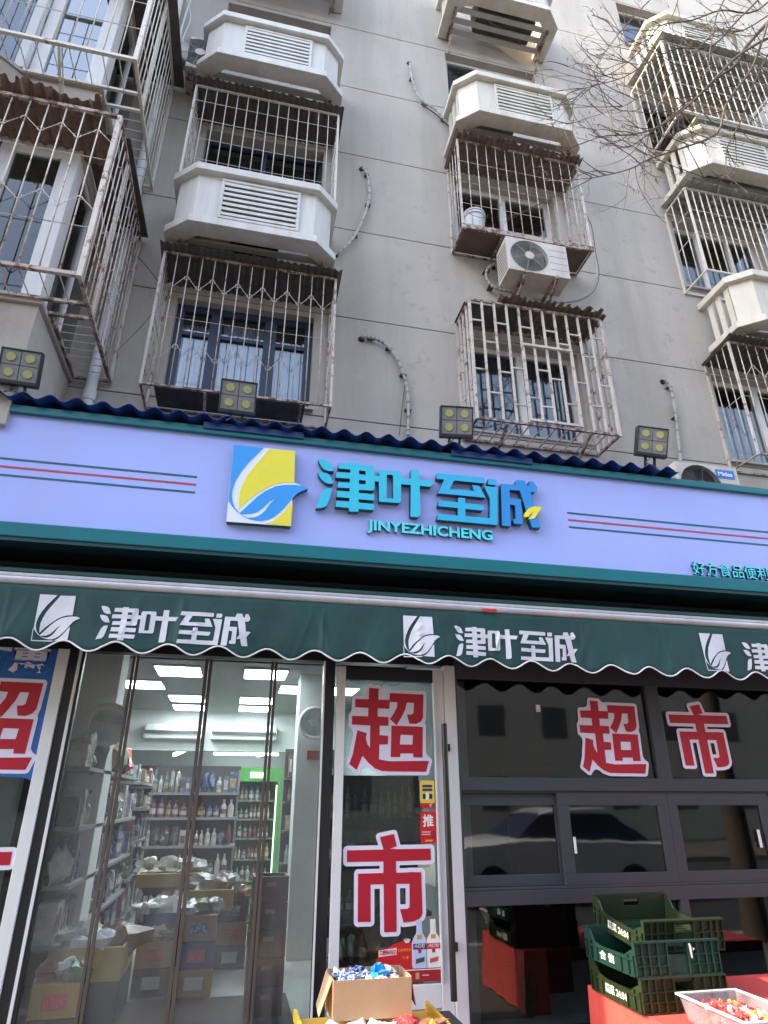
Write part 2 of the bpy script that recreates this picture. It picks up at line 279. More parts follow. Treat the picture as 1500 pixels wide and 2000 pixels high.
# outlines of the painted and cut-out characters, in millimetres
GL = {
 'jinye': [[[282,2],[280,6],[279,35],[168,34],[165,36],[169,87],[171,91],[279,94],[281,96],[281,123],[279,127],[170,126],[177,184],[180,185],[279,188],[281,192],[281,216],[279,220],[177,216],[175,219],[180,268],[183,269],[279,274],[282,276],[282,279],[282,312],[158,309],[160,360],[162,364],[282,369],[282,403],[177,401],[178,453],[180,456],[279,461],[283,462],[283,471],[285,472],[357,475],[359,471],[359,459],[363,457],[477,462],[490,456],[498,438],[499,369],[501,365],[537,366],[537,408],[549,429],[720,434],[723,433],[735,417],[735,372],[738,370],[822,371],[825,372],[828,465],[900,466],[903,465],[904,372],[1032,372],[1035,369],[1008,312],[906,312],[904,309],[905,30],[882,6],[815,6],[824,309],[822,311],[735,310],[733,147],[719,126],[540,120],[538,123],[537,309],[537,311],[534,312],[501,311],[499,309],[500,243],[493,228],[480,219],[363,213],[361,210],[361,186],[363,184],[498,183],[494,129],[492,126],[363,124],[361,120],[361,96],[363,93],[498,90],[491,36],[363,33],[362,9],[360,6],[285,2]],[[3,4],[1,6],[15,45],[32,111],[47,159],[72,193],[102,204],[126,203],[128,201],[120,141],[106,84],[94,45],[76,24],[48,12],[6,4]],[[606,162],[609,160],[663,162],[664,378],[654,392],[612,389],[608,387],[606,165]],[[90,246],[63,256],[35,279],[13,315],[1,345],[3,347],[36,347],[81,341],[107,324],[141,252],[138,249],[99,243],[93,245]],[[361,267],[420,273],[419,309],[361,309],[360,270]],[[360,363],[417,364],[419,366],[418,402],[360,403],[360,366]],[[93,366],[60,374],[37,393],[15,429],[0,472],[3,473],[36,475],[75,468],[106,447],[121,414],[138,369],[96,365]]],
 'zhi': [[[1055,0],[1064,54],[1244,57],[1246,60],[1250,126],[1249,129],[1067,131],[1076,186],[1250,185],[1252,186],[1253,189],[1255,231],[1259,233],[1319,234],[1319,186],[1322,185],[1490,183],[1496,165],[1478,128],[1319,129],[1317,126],[1316,58],[1543,60],[1557,252],[1510,372],[1511,375],[1638,375],[1610,0],[1058,0]],[[1070,256],[1068,258],[1134,399],[1064,399],[1061,402],[1070,456],[1073,458],[1508,460],[1520,444],[1514,402],[1226,400],[1180,309],[1184,307],[1409,313],[1411,315],[1395,372],[1460,372],[1463,370],[1515,261],[1514,258],[1073,256]],[[1550,395],[1549,399],[1556,456],[1631,456],[1634,414],[1621,396],[1553,395]]],
 'cheng': [[[1694,0],[1655,1],[1651,3],[1672,357],[1671,363],[1676,417],[1814,420],[1817,422],[1832,470],[1835,473],[1907,475],[1910,474],[1932,423],[1934,422],[1946,422],[1950,423],[1958,474],[1997,474],[2000,472],[2024,426],[2030,420],[2027,393],[2003,365],[1959,363],[1984,213],[2022,15],[2021,12],[1939,9],[1899,156],[1856,363],[1853,365],[1847,365],[1757,363],[1754,363],[1753,360],[1749,276],[1751,273],[1853,275],[1855,273],[1855,57],[1847,30],[1766,29],[1765,72],[1787,78],[1789,81],[1793,210],[1748,215],[1745,213],[1745,210],[1734,0],[1697,0]]],
 'leaf': [[[1931,87],[1911,90],[1948,129],[1961,162],[1961,166],[1935,135],[1911,111],[1886,101],[1862,105],[1895,161],[1926,195],[1970,215],[2027,219],[2051,213],[2024,177],[1973,101],[1940,87],[1934,87]]],
 'lg_base': [[[10,7],[0,713],[520,716],[521,419],[646,368],[590,338],[555,311],[522,266],[523,14],[520,12],[13,7]]],
 'lg_blue': [[[241,36],[187,44],[136,65],[125,72],[127,75],[145,66],[178,56],[223,62],[262,83],[305,126],[338,192],[382,249],[376,246],[337,216],[289,156],[250,114],[208,95],[160,84],[112,81],[85,100],[40,147],[10,186],[1,714],[247,714],[249,711],[134,552],[84,462],[45,366],[31,291],[32,240],[44,180],[64,138],[106,90],[109,92],[229,243],[297,309],[373,360],[451,383],[526,391],[592,390],[644,369],[642,366],[589,337],[553,309],[526,270],[465,177],[427,128],[388,87],[337,52],[286,36],[244,35]]],
 'lg_yel': [[[99,125],[89,200],[90,275],[106,344],[138,437],[184,521],[299,710],[519,716],[527,413],[525,410],[450,405],[375,382],[306,341],[226,272],[159,207],[101,128]]],
 'lg_cor': [[[494,13],[320,19],[371,42],[418,85],[466,148],[496,199],[524,227],[526,223],[523,16],[521,12],[497,13]]],
 'lg_edge': [[[11,0],[7,4],[7,7],[1,181],[2,184],[8,186],[10,181],[18,19],[20,15],[311,19],[314,19],[315,16],[299,3],[14,0]]],
 'chao': [[[360,27],[291,29],[236,48],[180,91],[135,140],[132,140],[87,34],[28,78],[27,81],[53,150],[88,333],[90,336],[165,315],[160,270],[173,228],[193,201],[194,375],[42,378],[41,381],[41,444],[42,447],[175,447],[177,513],[66,516],[65,519],[66,582],[177,583],[179,585],[181,675],[183,677],[265,672],[261,582],[357,582],[360,639],[654,636],[645,447],[624,414],[582,396],[528,397],[526,399],[507,468],[546,470],[563,483],[570,561],[570,564],[567,565],[507,565],[491,507],[459,447],[417,381],[360,429],[396,480],[420,522],[425,564],[360,568],[354,510],[261,512],[258,510],[255,447],[349,444],[347,375],[276,375],[274,372],[273,302],[345,297],[342,231],[271,228],[268,117],[270,115],[360,103],[681,110],[686,108],[660,26],[363,27]],[[369,135],[366,135],[372,378],[639,374],[642,372],[633,134],[555,135],[554,162],[552,165],[447,163],[444,135],[372,135]],[[443,234],[447,232],[549,233],[556,306],[450,307],[443,237]]],
 'chao_o': [[[328,1],[283,4],[226,23],[187,51],[175,55],[163,57],[148,55],[136,49],[122,37],[111,19],[103,11],[94,7],[82,8],[70,13],[10,58],[3,67],[0,76],[0,82],[27,157],[55,307],[53,322],[49,334],[40,346],[19,364],[16,370],[14,382],[15,451],[18,460],[32,481],[37,496],[39,580],[43,595],[49,604],[58,609],[112,612],[124,615],[136,622],[144,631],[150,643],[156,682],[159,691],[166,700],[175,703],[187,704],[274,698],[283,693],[295,678],[304,671],[319,664],[331,662],[364,666],[658,663],[667,660],[678,649],[680,643],[681,631],[673,448],[663,412],[663,400],[669,379],[669,370],[663,181],[665,169],[671,157],[682,145],[707,127],[712,118],[713,109],[711,97],[685,13],[676,5],[664,0],[331,1]]],
 'shi': [[[318,30],[314,333],[312,335],[216,335],[214,333],[216,99],[213,97],[120,99],[117,408],[312,409],[312,486],[33,486],[31,489],[29,564],[309,566],[312,570],[311,573],[283,651],[393,672],[396,669],[419,588],[361,570],[405,569],[411,567],[687,568],[689,492],[687,488],[410,486],[411,409],[510,409],[516,411],[609,408],[612,141],[603,118],[579,100],[537,89],[465,85],[439,171],[495,171],[511,180],[513,183],[514,333],[513,334],[414,335],[411,333],[412,30],[321,29]]],
 'shi_o': [[[313,0],[304,4],[298,8],[292,16],[289,25],[285,304],[283,306],[247,306],[243,304],[245,97],[244,88],[238,78],[229,71],[217,68],[115,69],[106,73],[98,79],[93,88],[91,97],[87,406],[90,421],[100,432],[115,437],[280,437],[284,439],[283,457],[31,457],[19,460],[8,469],[2,481],[0,565],[4,580],[13,589],[28,594],[268,595],[271,598],[253,649],[254,661],[262,673],[268,677],[277,680],[394,701],[409,697],[415,693],[421,685],[446,598],[448,596],[688,597],[697,595],[704,592],[713,583],[717,571],[718,487],[713,472],[703,463],[688,459],[442,458],[439,457],[439,439],[442,438],[502,438],[514,440],[610,438],[625,433],[634,424],[638,409],[641,142],[640,133],[628,103],[622,96],[592,74],[544,61],[463,56],[453,58],[442,65],[442,28],[440,19],[433,8],[421,1],[316,0]],[[441,202],[481,200],[484,202],[484,305],[442,306],[440,304],[441,205]]],
}
# ================================================================ ground
structure(MB().box(-60, 60, 2.2, 40, -.3, 0).build('pavement', M['paving']))
structure(MB().box(-60, 60, 2.05, 2.2, -.3, .005).build('kerb', M['beige']))
structure(MB().box(-60, 60, -8.5, 2.05, -.4, -.12).build('road', M['asphalt']))
structure(MB().box(-60, 60, -30, -8.5, -.3, 0).build('far_pavement', M['paving']))
structure(MB().box(-300, 300, -300, 300, -1.2, -.45).build('ground', M['soil']))

# ================================================================ apartment building
bld = thing('apartment_building', 'grey rendered apartment building rising behind the shop signboard', 'building', (2, 6, 0))
GZ = [4.0, 5.46, 6.90, 8.35, 9.79, 11.24, 12.69, 14.13, 15.58, 17.0, 18.5, 20.0]
holes = []
for i in range(4):
    z0 = 5.50+2.89*i
    holes += [(-1.09, .47, z0, z0+1.32), (2.33, 3.88, z0, z0+1.36), (5.86, 7.42, z0, z0+1.36)]
holes += [(-1.09, .47, 17.06, 18.4), (2.33, 3.88, 17.06, 18.4)]
G_ = .006
for za, zb in zip(GZ[:-1], GZ[1:]):
    mb = MB(); hs = sorted([h for h in holes if h[3] > za and h[2] < zb]); cuts = [-14.]
    for h in hs: cuts += [h[0], h[1]]
    cuts += [20.]
    for a in range(0, len(cuts)-1):
        if a % 2 == 0: mb.box(cuts[a], cuts[a+1], 6.0, 6.26, za+G_, zb-G_)
        else:
            h = hs[a//2]
            if h[2] > za+G_+.01: mb.box(cuts[a], cuts[a+1], 6.0, 6.26, za+G_, h[2])
            if h[3] < zb-G_-.01: mb.box(cuts[a], cuts[a+1], 6.0, 6.26, h[3], zb-G_)
    mb.build('wall_band', M['stucco'], bld, bevel=.004)
j = MB(); 
for z in GZ[1:-1]:
    hs = sorted([h for h in holes if h[2] < z < h[3]]); cuts = [-14.]
    for h in hs: cuts += [h[0], h[1]]
    cuts += [20.]
    for a in range(0, len(cuts), 2): j.box(cuts[a], cuts[a+1], 6.010, 6.2, z-G_, z+G_)
j.build('wall_joint', M['joint'], bld)
box('wall_backing', M['dark'], bld, -14, 20, 7.3, 7.4, 3, 20)
box('ground_floor_wall', M['stucco'], bld, -14, -4.6, 5.6, 6.26, 0, 4.0)
box('ground_floor_wall', M['stucco'], bld, 7.6, 20, 5.6, 6.26, 0, 4.0)

def window(parent, x0, x1, z0, z1, y, mt, posts, head=.0, curtain=(), bw=.07, pane='pane', transom=None):
    f = MB().box(x0, x1, y, y+.07, z0, z0+bw).box(x0, x1, y, y+.07, z1-bw-head, z1-head).box(x0, x0+bw, y+.001, y+.069, z0+bw, z1-bw-head).box(x1-bw, x1, y+.001, y+.069, z0+bw, z1-bw-head)
    fr = f.build('window', mt, parent, bevel=.004)
    for p, w_ in posts: box('mullion', mt, fr, p-w_/2, p+w_/2, y-.012, y+.06, z0+bw, z1-bw-head)
    xs = [x0+bw]+[e for p, w_ in posts for e in (p-w_/2, p+w_/2)]+[x1-bw]
    for a in range(0, len(xs), 2):
        box('pane', M[pane], fr, xs[a], xs[a+1], y+.03, y+.036, z0+bw, z1-bw-head)
        if transom: box('transom', mt, fr, xs[a], xs[a+1], y, y+.05, transom-.025, transom+.025)
    for a, b, c, d in curtain:
        mb = MB(); n = 26; vs = []
        for i in range(n+1):
            x = a+(b-a)*i/n; yy = y+.09+.025*sin(i*1.9)+.01*sin(i*.7+a)
            vs += [(x, yy, c), (x, yy, d), (x, yy+.004, c), (x, yy+.004, d)]
        mb.add(vs, [(4*i, 4*i+4, 4*i+5, 4*i+1) for i in range(n)]+[(4*i+2, 4*i+3, 4*i+7, 4*i+6) for i in range(n)])
        mb.build('curtain', M['curtain'], fr, smooth=True)
    box('room_shade', M['dark'], fr, x0-.2, x1+.2, y+1.0, y+1.02, z0-.4, z1+.1)  # near-black sheet, the unlit room's darkness put into its colour
    box('window_sill', M['stucco'], fr, x0-.04, x1+.04, y-.16 if y < 6.2 else y-.1, y+.0, z0-.03, z0-.002)
    return fr
# column A (left), B (middle), C (right); low, middle, high
window(bld, -1.09, .47, 5.53, 6.82, 6.10, M['winblue'], [(-.64, .13), (-.02, .14)], curtain=[(-1.0, -.68, 5.55, 6.6), (-.55, -.1, 5.55, 6.68), (.08, .40, 5.55, 6.5)], bw=.09, transom=6.42, pane='paneclear')
window(bld, -1.09, .47, 8.42, 9.68, 6.14, M['winblue'], [(-.31, .05)], curtain=[(-.6, -.2, 8.5, 9.55), (.15, .4, 8.5, 9.5)], bw=.05)
window(bld, -1.09, .47, 11.31, 12.598, 6.115, M['winwhite'], [(-.34, .06)], curtain=[(-1.0, .4, 11.4, 12.3)], bw=.06)
window(bld, 2.33, 3.88, 5.53, 6.86, 6.14, M['winwhite'], [(3.12, .08)], curtain=[(2.4, 3.06, 5.6, 6.78), (3.2, 3.8, 5.6, 6.78)], bw=.07)
window(bld, 2.33, 3.88, 8.42, 9.75, 6.14, M['winwhite'], [(3.12, .09)], bw=.09)
window(bld, 2.33, 3.88, 11.31, 12.638, 6.10, M['winwhite'], [(3.12, .07)], bw=.06, curtain=[(2.4, 3.0, 11.4, 12.5)])
window(bld, 2.33, 3.88, 14.20, 15.53, 6.12, M['winwhite'], [(3.12, .07)], bw=.06)
window(bld, -1.09, .47, 14.20, 15.5, 6.12, M['winwhite'], [(-.34, .06)], bw=.06)
window(bld, 5.86, 7.42, 5.53, 6.86, 6.12, M['winwhite'], [(6.62, .08)], bw=.07, curtain=[(6.0, 7.3, 5.6, 6.2)])
window(bld, 5.86, 7.42, 8.42, 9.75, 6.12, M['winwhite'], [(6.35, .06), (6.9, .06)], bw=.08)
window(bld, 5.86, 7.42, 11.31, 12.64, 6.12, M['winblue'], [(6.62, .08)], bw=.07, curtain=[(6.6, 7.3, 11.4, 12.5)])
window(bld, 5.86, 7.42, 14.20, 15.53, 6.12, M['winwhite'], [(6.62, .08)], bw=.06)
window(bld, -1.09, .47, 17.06, 18.4, 6.12, M['winwhite'], [(-.3, .08)]); window(bld, 2.33, 3.88, 17.06, 18.4, 6.12, M['winwhite'], [(3.1, .08)])

# projecting glazed bay at the far left
bay = MB()
plan = [(-2.0, 6.0), (-2.0, 4.85), (-2.73, 4.85), (-3.5, 4.25), (-6.2, 4.25), (-6.2, 6.0)]
for a, b in ((4.3, 5.5), (7.45, 8.40), (10.35, 11.30), (13.2, 14.2), (16.1, 17.1)): bay.prism(plan, a, b)
bay.build('bay_parapet', M['stucco'], bld, bevel=.006)
pl2 = [(-1.965, 5.99), (-1.965, 4.815), (-2.745, 4.815), (-3.515, 4.215), (-6.2, 4.215), (-6.2, 5.99)]
for z in (5.5, 8.40, 11.30, 14.2): MB().prism(pl2, z+.002, z+.05).build('bay_sill', M['stucco'], bld)
for z0 in (5.55, 8.45, 11.35, 14.25):
    z1 = z0+1.9; PB = M['panedark'] if z0 < 6 else M['paneb']
    fr = MB()
    for x0, x1 in ((-2.18, -2.02), (-2.73, -2.60)): fr.box(x0, x1, 4.87, 4.95, z0, z1)
    fr.box(-2.6, -2.18, 4.88, 4.94, z0, z0+.09).box(-2.6, -2.18, 4.88, 4.94, z1-.1, z1)
    fr.box(-2.09, -2.02, 4.95, 5.06, z0, z1).box(-2.08, -2.03, 5.06, 6, z0, z0+.05).box(-2.08, -2.03, 5.06, 6, z1-.06, z1).box(-2.08, -2.03, 5.50, 5.55, z0+.05, z1-.06)
    d = Vector((-3.5, 4.25, 0))-Vector((-2.73, 4.85, 0)); L_ = d.length; d.normalize()
    for t in (.08, .5, L_-.08): fr.beam(Vector((-2.73, 4.88, z0))+d*t, Vector((-2.73, 4.88, z1))+d*t, .09)
    wf = fr.build('bay_window', M['winwhite'], bld, bevel=.004)
    box('pane', PB, wf, -2.6, -2.18, 4.905, 4.911, z0+.09, z1-.1)
    box('pane', M['paneb'], wf, -2.06, -2.054, 5.06, 5.50, z0+.05, z1-.06); box('pane', M['paneb'], wf, -2.06, -2.054, 5.55, 5.98, z0+.05, z1-.06)
    MB().prism([(-2.73, 4.90), (-3.5, 4.30), (-3.503, 4.304), (-2.733, 4.904)], z0, z1).build('pane', M['paneb'], wf)
    box('pane', M['paneb'], wf, -6.2, -3.5, 4.30, 4.306, z0, z1)
    box('room_shade', M['dark'], wf, -6.2, -2.2, 5.9, 5.95, z0-.05, z1+.05)  # near-black sheet in place of the shade inside the bay

# ================================================================ louvred balcony boxes
def oc_box(label, x0, x1, z0, z1, slots=True, ac=False):
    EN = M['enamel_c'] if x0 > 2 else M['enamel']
    t = thing('louvred_balcony_box', label, 'balcony box', ((x0+x1)/2, 6, z0), 'white louvred boxes under the flat windows')
    xl, xr = x0-.22, x1+.20
    def outl(d): return [(xl-d, 5.995), (xl-d, 5.48-.45*d), (x0-.42*d, 5.30-d), (x1+.42*d, 5.30-d), (xr+d, 5.48-.45*d), (xr+d, 5.995)]
    def ring(a, b): return outl(a)+outl(b)[::-1]
    MB().prism(ring(.075, -.02), z1-.10, z1).build('top_trim', EN, t, bevel=.006)
    MB().prism(ring(.075, -.13), z0, z0+.10).build('bottom_trim', EN, t, bevel=.006)
    za, zb = z0+.10, z1-.10
    o, i = outl(0), outl(-.025)
    w_ = x1-x0; lx0, lx1 = x0+.22*w_, x0+.84*w_; lz0, lz1 = za+.10, zb-.07
    f = MB().box(x0, lx0, 5.30, 5.325, za, zb).box(lx1, x1, 5.30, 5.325, za, zb).box(lx0, lx1, 5.30, 5.325, za, lz0).box(lx0, lx1, 5.30, 5.325, lz1, zb)
    f.build('front_panel', EN, t)
    for k in (1, 3): MB().prism([o[k], o[k+1], i[k+1], i[k]], za, zb).build('corner_panel', EN, t)
    fr = MB().box(lx0-.035, lx1+.035, 5.272, 5.298, lz0-.035, lz0).box(lx0-.035, lx1+.035, 5.272, 5.298, lz1, lz1+.035).box(lx0-.035, lx0, 5.273, 5.298, lz0, lz1).box(lx1, lx1+.035, 5.273, 5.298, lz0, lz1)
    lf = fr.build('louvre', EN, t, bevel=.004)
    n = 7; h = (lz1-lz0)/n
    sm = MB().add([(lx0, 5.268, 0), (lx1, 5.268, 0), (lx1, 5.33, h*.55), (lx0, 5.33, h*.55), (lx0, 5.268, h*.52), (lx1, 5.268, h*.52), (lx1, 5.33, h*.80), (lx0, 5.33, h*.80)],
         [(0,3,2,1),(4,5,6,7),(0,1,5,4),(1,2,6,5),(2,3,7,6),(3,0,4,7)]).mesh('slat', EN)
    for k in range(n): inst('slat', sm, lf, (0, 0, lz0+h*(k+.12)))
    box('louvre_shade', M['dark'], lf, lx0-.02, lx1+.02, 5.36, 5.37, lz0-.02, lz1+.02)  # near-black sheet paints the shade behind the slats
    for s, xx in ((-1, xl), (1, xr)):
        if slots and s < 0:
            for y in (5.50, 5.66, 5.82): box('side_board', EN, t, xx, xx+.025, y, y+.085, za, zb)
        else: box('side_panel', EN, t, min(xx, xx-s*.025), max(xx, xx-s*.025), 5.48, 5.99, za, zb)
    for y in (5.50, 5.66, 5.82): box('floor_slat', M['enamel_d'], t, xl+.02, xr-.02, y, y+.075, z0+.015, z0+.045)
    box('bracket', M['railrust'], t, xl+.06, xl+.10, 5.5, 5.99, z0-.035, z0-.003); box('bracket', M['railrust'], t, xr-.10, xr-.06, 5.5, 5.99, z0-.035, z0-.003)
    if ac:
        for xx in (xl+.1, xr-.12): MB().beam((xx, 5.75, z0), (xx, 5.97, z0-.38), .03).build('strut', M['railrust'], t)
    return t
oc_box('white louvred box between the two barred cages of the left window column', -.955, .355, 7.21, 8.115, slots=False)
oc_box('white louvred box at the top left with an air conditioner beside it', -.955, .355, 10.11, 11.0, slots=False)
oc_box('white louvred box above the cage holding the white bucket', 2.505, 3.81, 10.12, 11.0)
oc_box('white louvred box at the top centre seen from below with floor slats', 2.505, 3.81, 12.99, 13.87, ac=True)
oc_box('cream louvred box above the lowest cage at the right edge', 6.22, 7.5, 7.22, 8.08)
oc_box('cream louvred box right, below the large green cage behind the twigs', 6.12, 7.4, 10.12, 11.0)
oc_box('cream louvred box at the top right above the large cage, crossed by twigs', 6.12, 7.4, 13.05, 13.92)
oc_box('white louvred box above the frame edge of the left column', -.955, .355, 12.99, 13.87)

# ================================================================ air conditioner units
def ac_unit(label, x0, x1, y0, y1, z0, z1, fx=.36, logo=False):
    t = thing('air_conditioner', label, 'air conditioner', ((x0+x1)/2, (y0+y1)/2, z0))
    w_, h_ = x1-x0, z1-z0; cx, cz, r = x0+w_*fx, z0+h_*.5, h_*.465
    mb = MB(); n = 28                                          # casing: front sheet with a round opening
    pts = [(cx+r*cos(2*pi*i/n), cz+r*sin(2*pi*i/n)) for i in range(n)]
    def sq(i):
        a = 2*pi*i/n; c_, s_ = cos(a), sin(a); k = min((x1-cx if c_ > 0 else cx-x0)/max(abs(c_), 1e-6), (z1-cz if s_ > 0 else cz-z0)/max(abs(s_), 1e-6)); return (cx+k*c_, cz+k*s_)
    out = [sq(i) for i in range(n)]
    vs = [(p[0], y0, p[1]) for p in pts]+[(p[0], y0, p[1]) for p in out]+[(p[0], y0+.05, p[1]) for p in pts]
    mb.add(vs, [(i, (i+1)%n, n+(i+1)%n, n+i) for i in range(n)]+[(i, 2*n+i, 2*n+(i+1)%n, (i+1)%n) for i in range(n)])
    for cxn, czn in ((x0, z0), (x1, z0), (x0, z1), (x1, z1)):   # close the corners of the sheet
        ang = math.atan2(czn-cz, cxn-cx) % (2*pi); i = int(ang/(2*pi)*n) % n
        mb.add([(out[i][0], y0, out[i][1]), (cxn, y0, czn), (out[(i+1)%n][0], y0, out[(i+1)%n][1])], [(0, 1, 2)])
    mb.add([(x0,y0,z0),(x1,y0,z0),(x1,y1,z0),(x0,y1,z0),(x0,y0,z1),(x1,y0,z1),(x1,y1,z1),(x0,y1,z1)], [(0,3,2,1),(4,5,6,7),(1,2,6,5),(2,3,7,6),(3,0,4,7)])
    mb.build('casing', M['acwhite'], t)
    box('fan_well', M['well'] if not logo else M['acgrille'], t, cx-r, cx+r, y0+.09, y0+.1, cz-r, cz+r)
    g = MB()
    for k in range(1, 15):
        rk = r*k/14.2; g.tube([(cx+rk*cos(2*pi*i/24), y0-.004, cz+rk*sin(2*pi*i/24)) for i in range(25)], .0026, 4, False)
    for k in range(6): g.beam((cx, y0-.004, cz), (cx+r*cos(k*pi/3+.3), y0-.004, cz+r*sin(k*pi/3+.3)), .006)
    gr = g.build('fan_grille', M['acgrille'] if logo else M['blade'], t)
    MB().disc((cx, y0-.008, cz), r*.24, (0, 1, 0), .012).build('grille_hub', M['acwhite'] if not logo else M['acgrille'], gr)
    fb = MB()
    for k in range(3):
        a = k*2*pi/3
        fb.add([(cx+.03*cos(a), y0+.05, cz+.03*sin(a)), (cx+r*.9*cos(a-.35), y0+.035, cz+r*.9*sin(a-.35)), (cx+r*.92*cos(a+.4), y0+.07, cz+r*.92*sin(a+.4)), (cx+.03*cos(a+1.5), y0+.06, cz+.03*sin(a+1.5))], [(0,1,2,3)])
    fb.build('fan_blade', M['acgrille'], t)
    for k in range(1, 5): box('casing_seam', M['acgrille'], t, x0+w_*.70, x1-.01, y0-.0015, y0+.001, z0+h_*k/5, z0+h_*k/5+.004)
    s = MB()
    for k in range(9): s.box(x0-.003, x0+.002, y0+.03, y1-.03, z0+.05+(h_-.1)*k/9, z0+.05+(h_-.1)*k/9+.012)
    s.build('side_grille', M['acgrille'], t)
    return t
ac1 = ac_unit('dirty white air conditioner hung below the cage with the bucket', 2.76, 3.58, 5.42, 5.74, 7.53, 8.07)
for x in (2.98, 3.40):
    MB().beam((x, 5.40, 7.515), (x, 5.99, 7.515), .035).beam((x, 5.44, 7.49), (x, 5.97, 7.22), .03).build('mounting_bracket', M['railrust'], ac1)
ac2 = ac_unit('air conditioner standing on the canopy behind the signboard with blue badge', 4.22, 4.95, 5.05, 5.36, 4.30, 4.82, logo=True)
p = MB().xz([(4.685, 4.675), (4.905, 4.675), (4.905, 4.775), (4.685, 4.775)], 5.046, 5.05).build('badge', mat('badge_blue', (.02, .16, .62), .4), ac2)
inst('lettering', text_mesh('Midea', .002, M['pwhite'], bold=.02, box=(.17, .05)), p, (4.71, 5.043, 4.70))
MB().box(4.13, 4.215, 5.1, 5.33, 4.5, 4.74).build('service_cover', M['acwhite'], ac2, bevel=.012)
ac3 = ac_unit('air conditioner beside the top left louvred box, half hidden behind it', -1.42, -1.0, 5.62, 5.9, 10.35, 10.95)
box('mounting_bracket', M['railrust'], ac3, -1.42, -1.2, 5.6, 5.99, 10.29, 10.34)
ac4 = thing('air_conditioner', 'dark air conditioner seen through the slats of the top centre box', 'air conditioner', (3.2, 5.7, 13.05))
box('casing', M['sheetdark'], ac4, 2.75, 3.72, 5.48, 5.84, 13.06, 13.6, bevel=.02)
MB().tube([(2.8, 5.5, 13.07), (3.0, 5.62, 13.03), (3.4, 5.7, 13.06), (3.6, 5.8, 13.03)], .03).build('hose', M['cable'], ac4, smooth=True)
ac5 = thing('air_conditioner', 'air conditioner inside the box over the cage with the bucket', 'air conditioner', (2.9, 5.7, 10.2))
box('casing', M['sheetclear'], ac5, 2.55, 3.1, 5.45, 5.8, 10.22, 10.75, bevel=.02)
ac6 = thing('air_conditioner', 'air conditioner inside the left column box between the cages', 'air conditioner', (-.4, 5.7, 7.3))
box('casing', M['acwhite'], ac6, -1.0, -.55, 5.45, 5.8, 7.30, 7.85, bevel=.02); box('fan_well', M['dark'], ac6, -.55, -.02, 5.45, 5.8, 7.30, 7.85)

# ================================================================ barred window cages
def corr(x0, x1, ya, za, yb, zb, mt, parent, name='roof_sheet', pitch=.076, amp=.011, ragged=.02, th=.004, seed=1):
    rn = random.Random(seed); n = int((x1-x0)/pitch*8); vs = []; q = 0.
    for i in range(n+1):
        x = x0+(x1-x0)*i/n; wz = amp*cos(2*pi*(x-x0)/pitch)
        if i % 5 == 0: q = rn.uniform(-ragged, ragged)
        y = yb+q
        for k, (yy, zz) in enumerate(((ya, za), ((ya+y)/2, (za+zb)/2-.006), (y, zb))):
            vs += [(x, yy, zz+wz), (x, yy, zz+wz+th)]
    fs = []
    for i in range(n):
        a, b = 6*i, 6*i+6
        for k in (0, 2): fs += [(a+k, b+k, b+k+2, a+k+2), (a+k+1, a+k+3, b+k+3, b+k+1)]
        fs += [(a+4, b+4, b+5, a+5), (a, a+1, b+1, b)]
    fs += [(0, 2, 3, 1), (2, 4, 5, 3), (6*n, 6*n+1, 6*n+3, 6*n+2), (6*n+2, 6*n+3, 6*n+5, 6*n+4)]
    return MB().add(vs, fs).build(name, mt, parent)
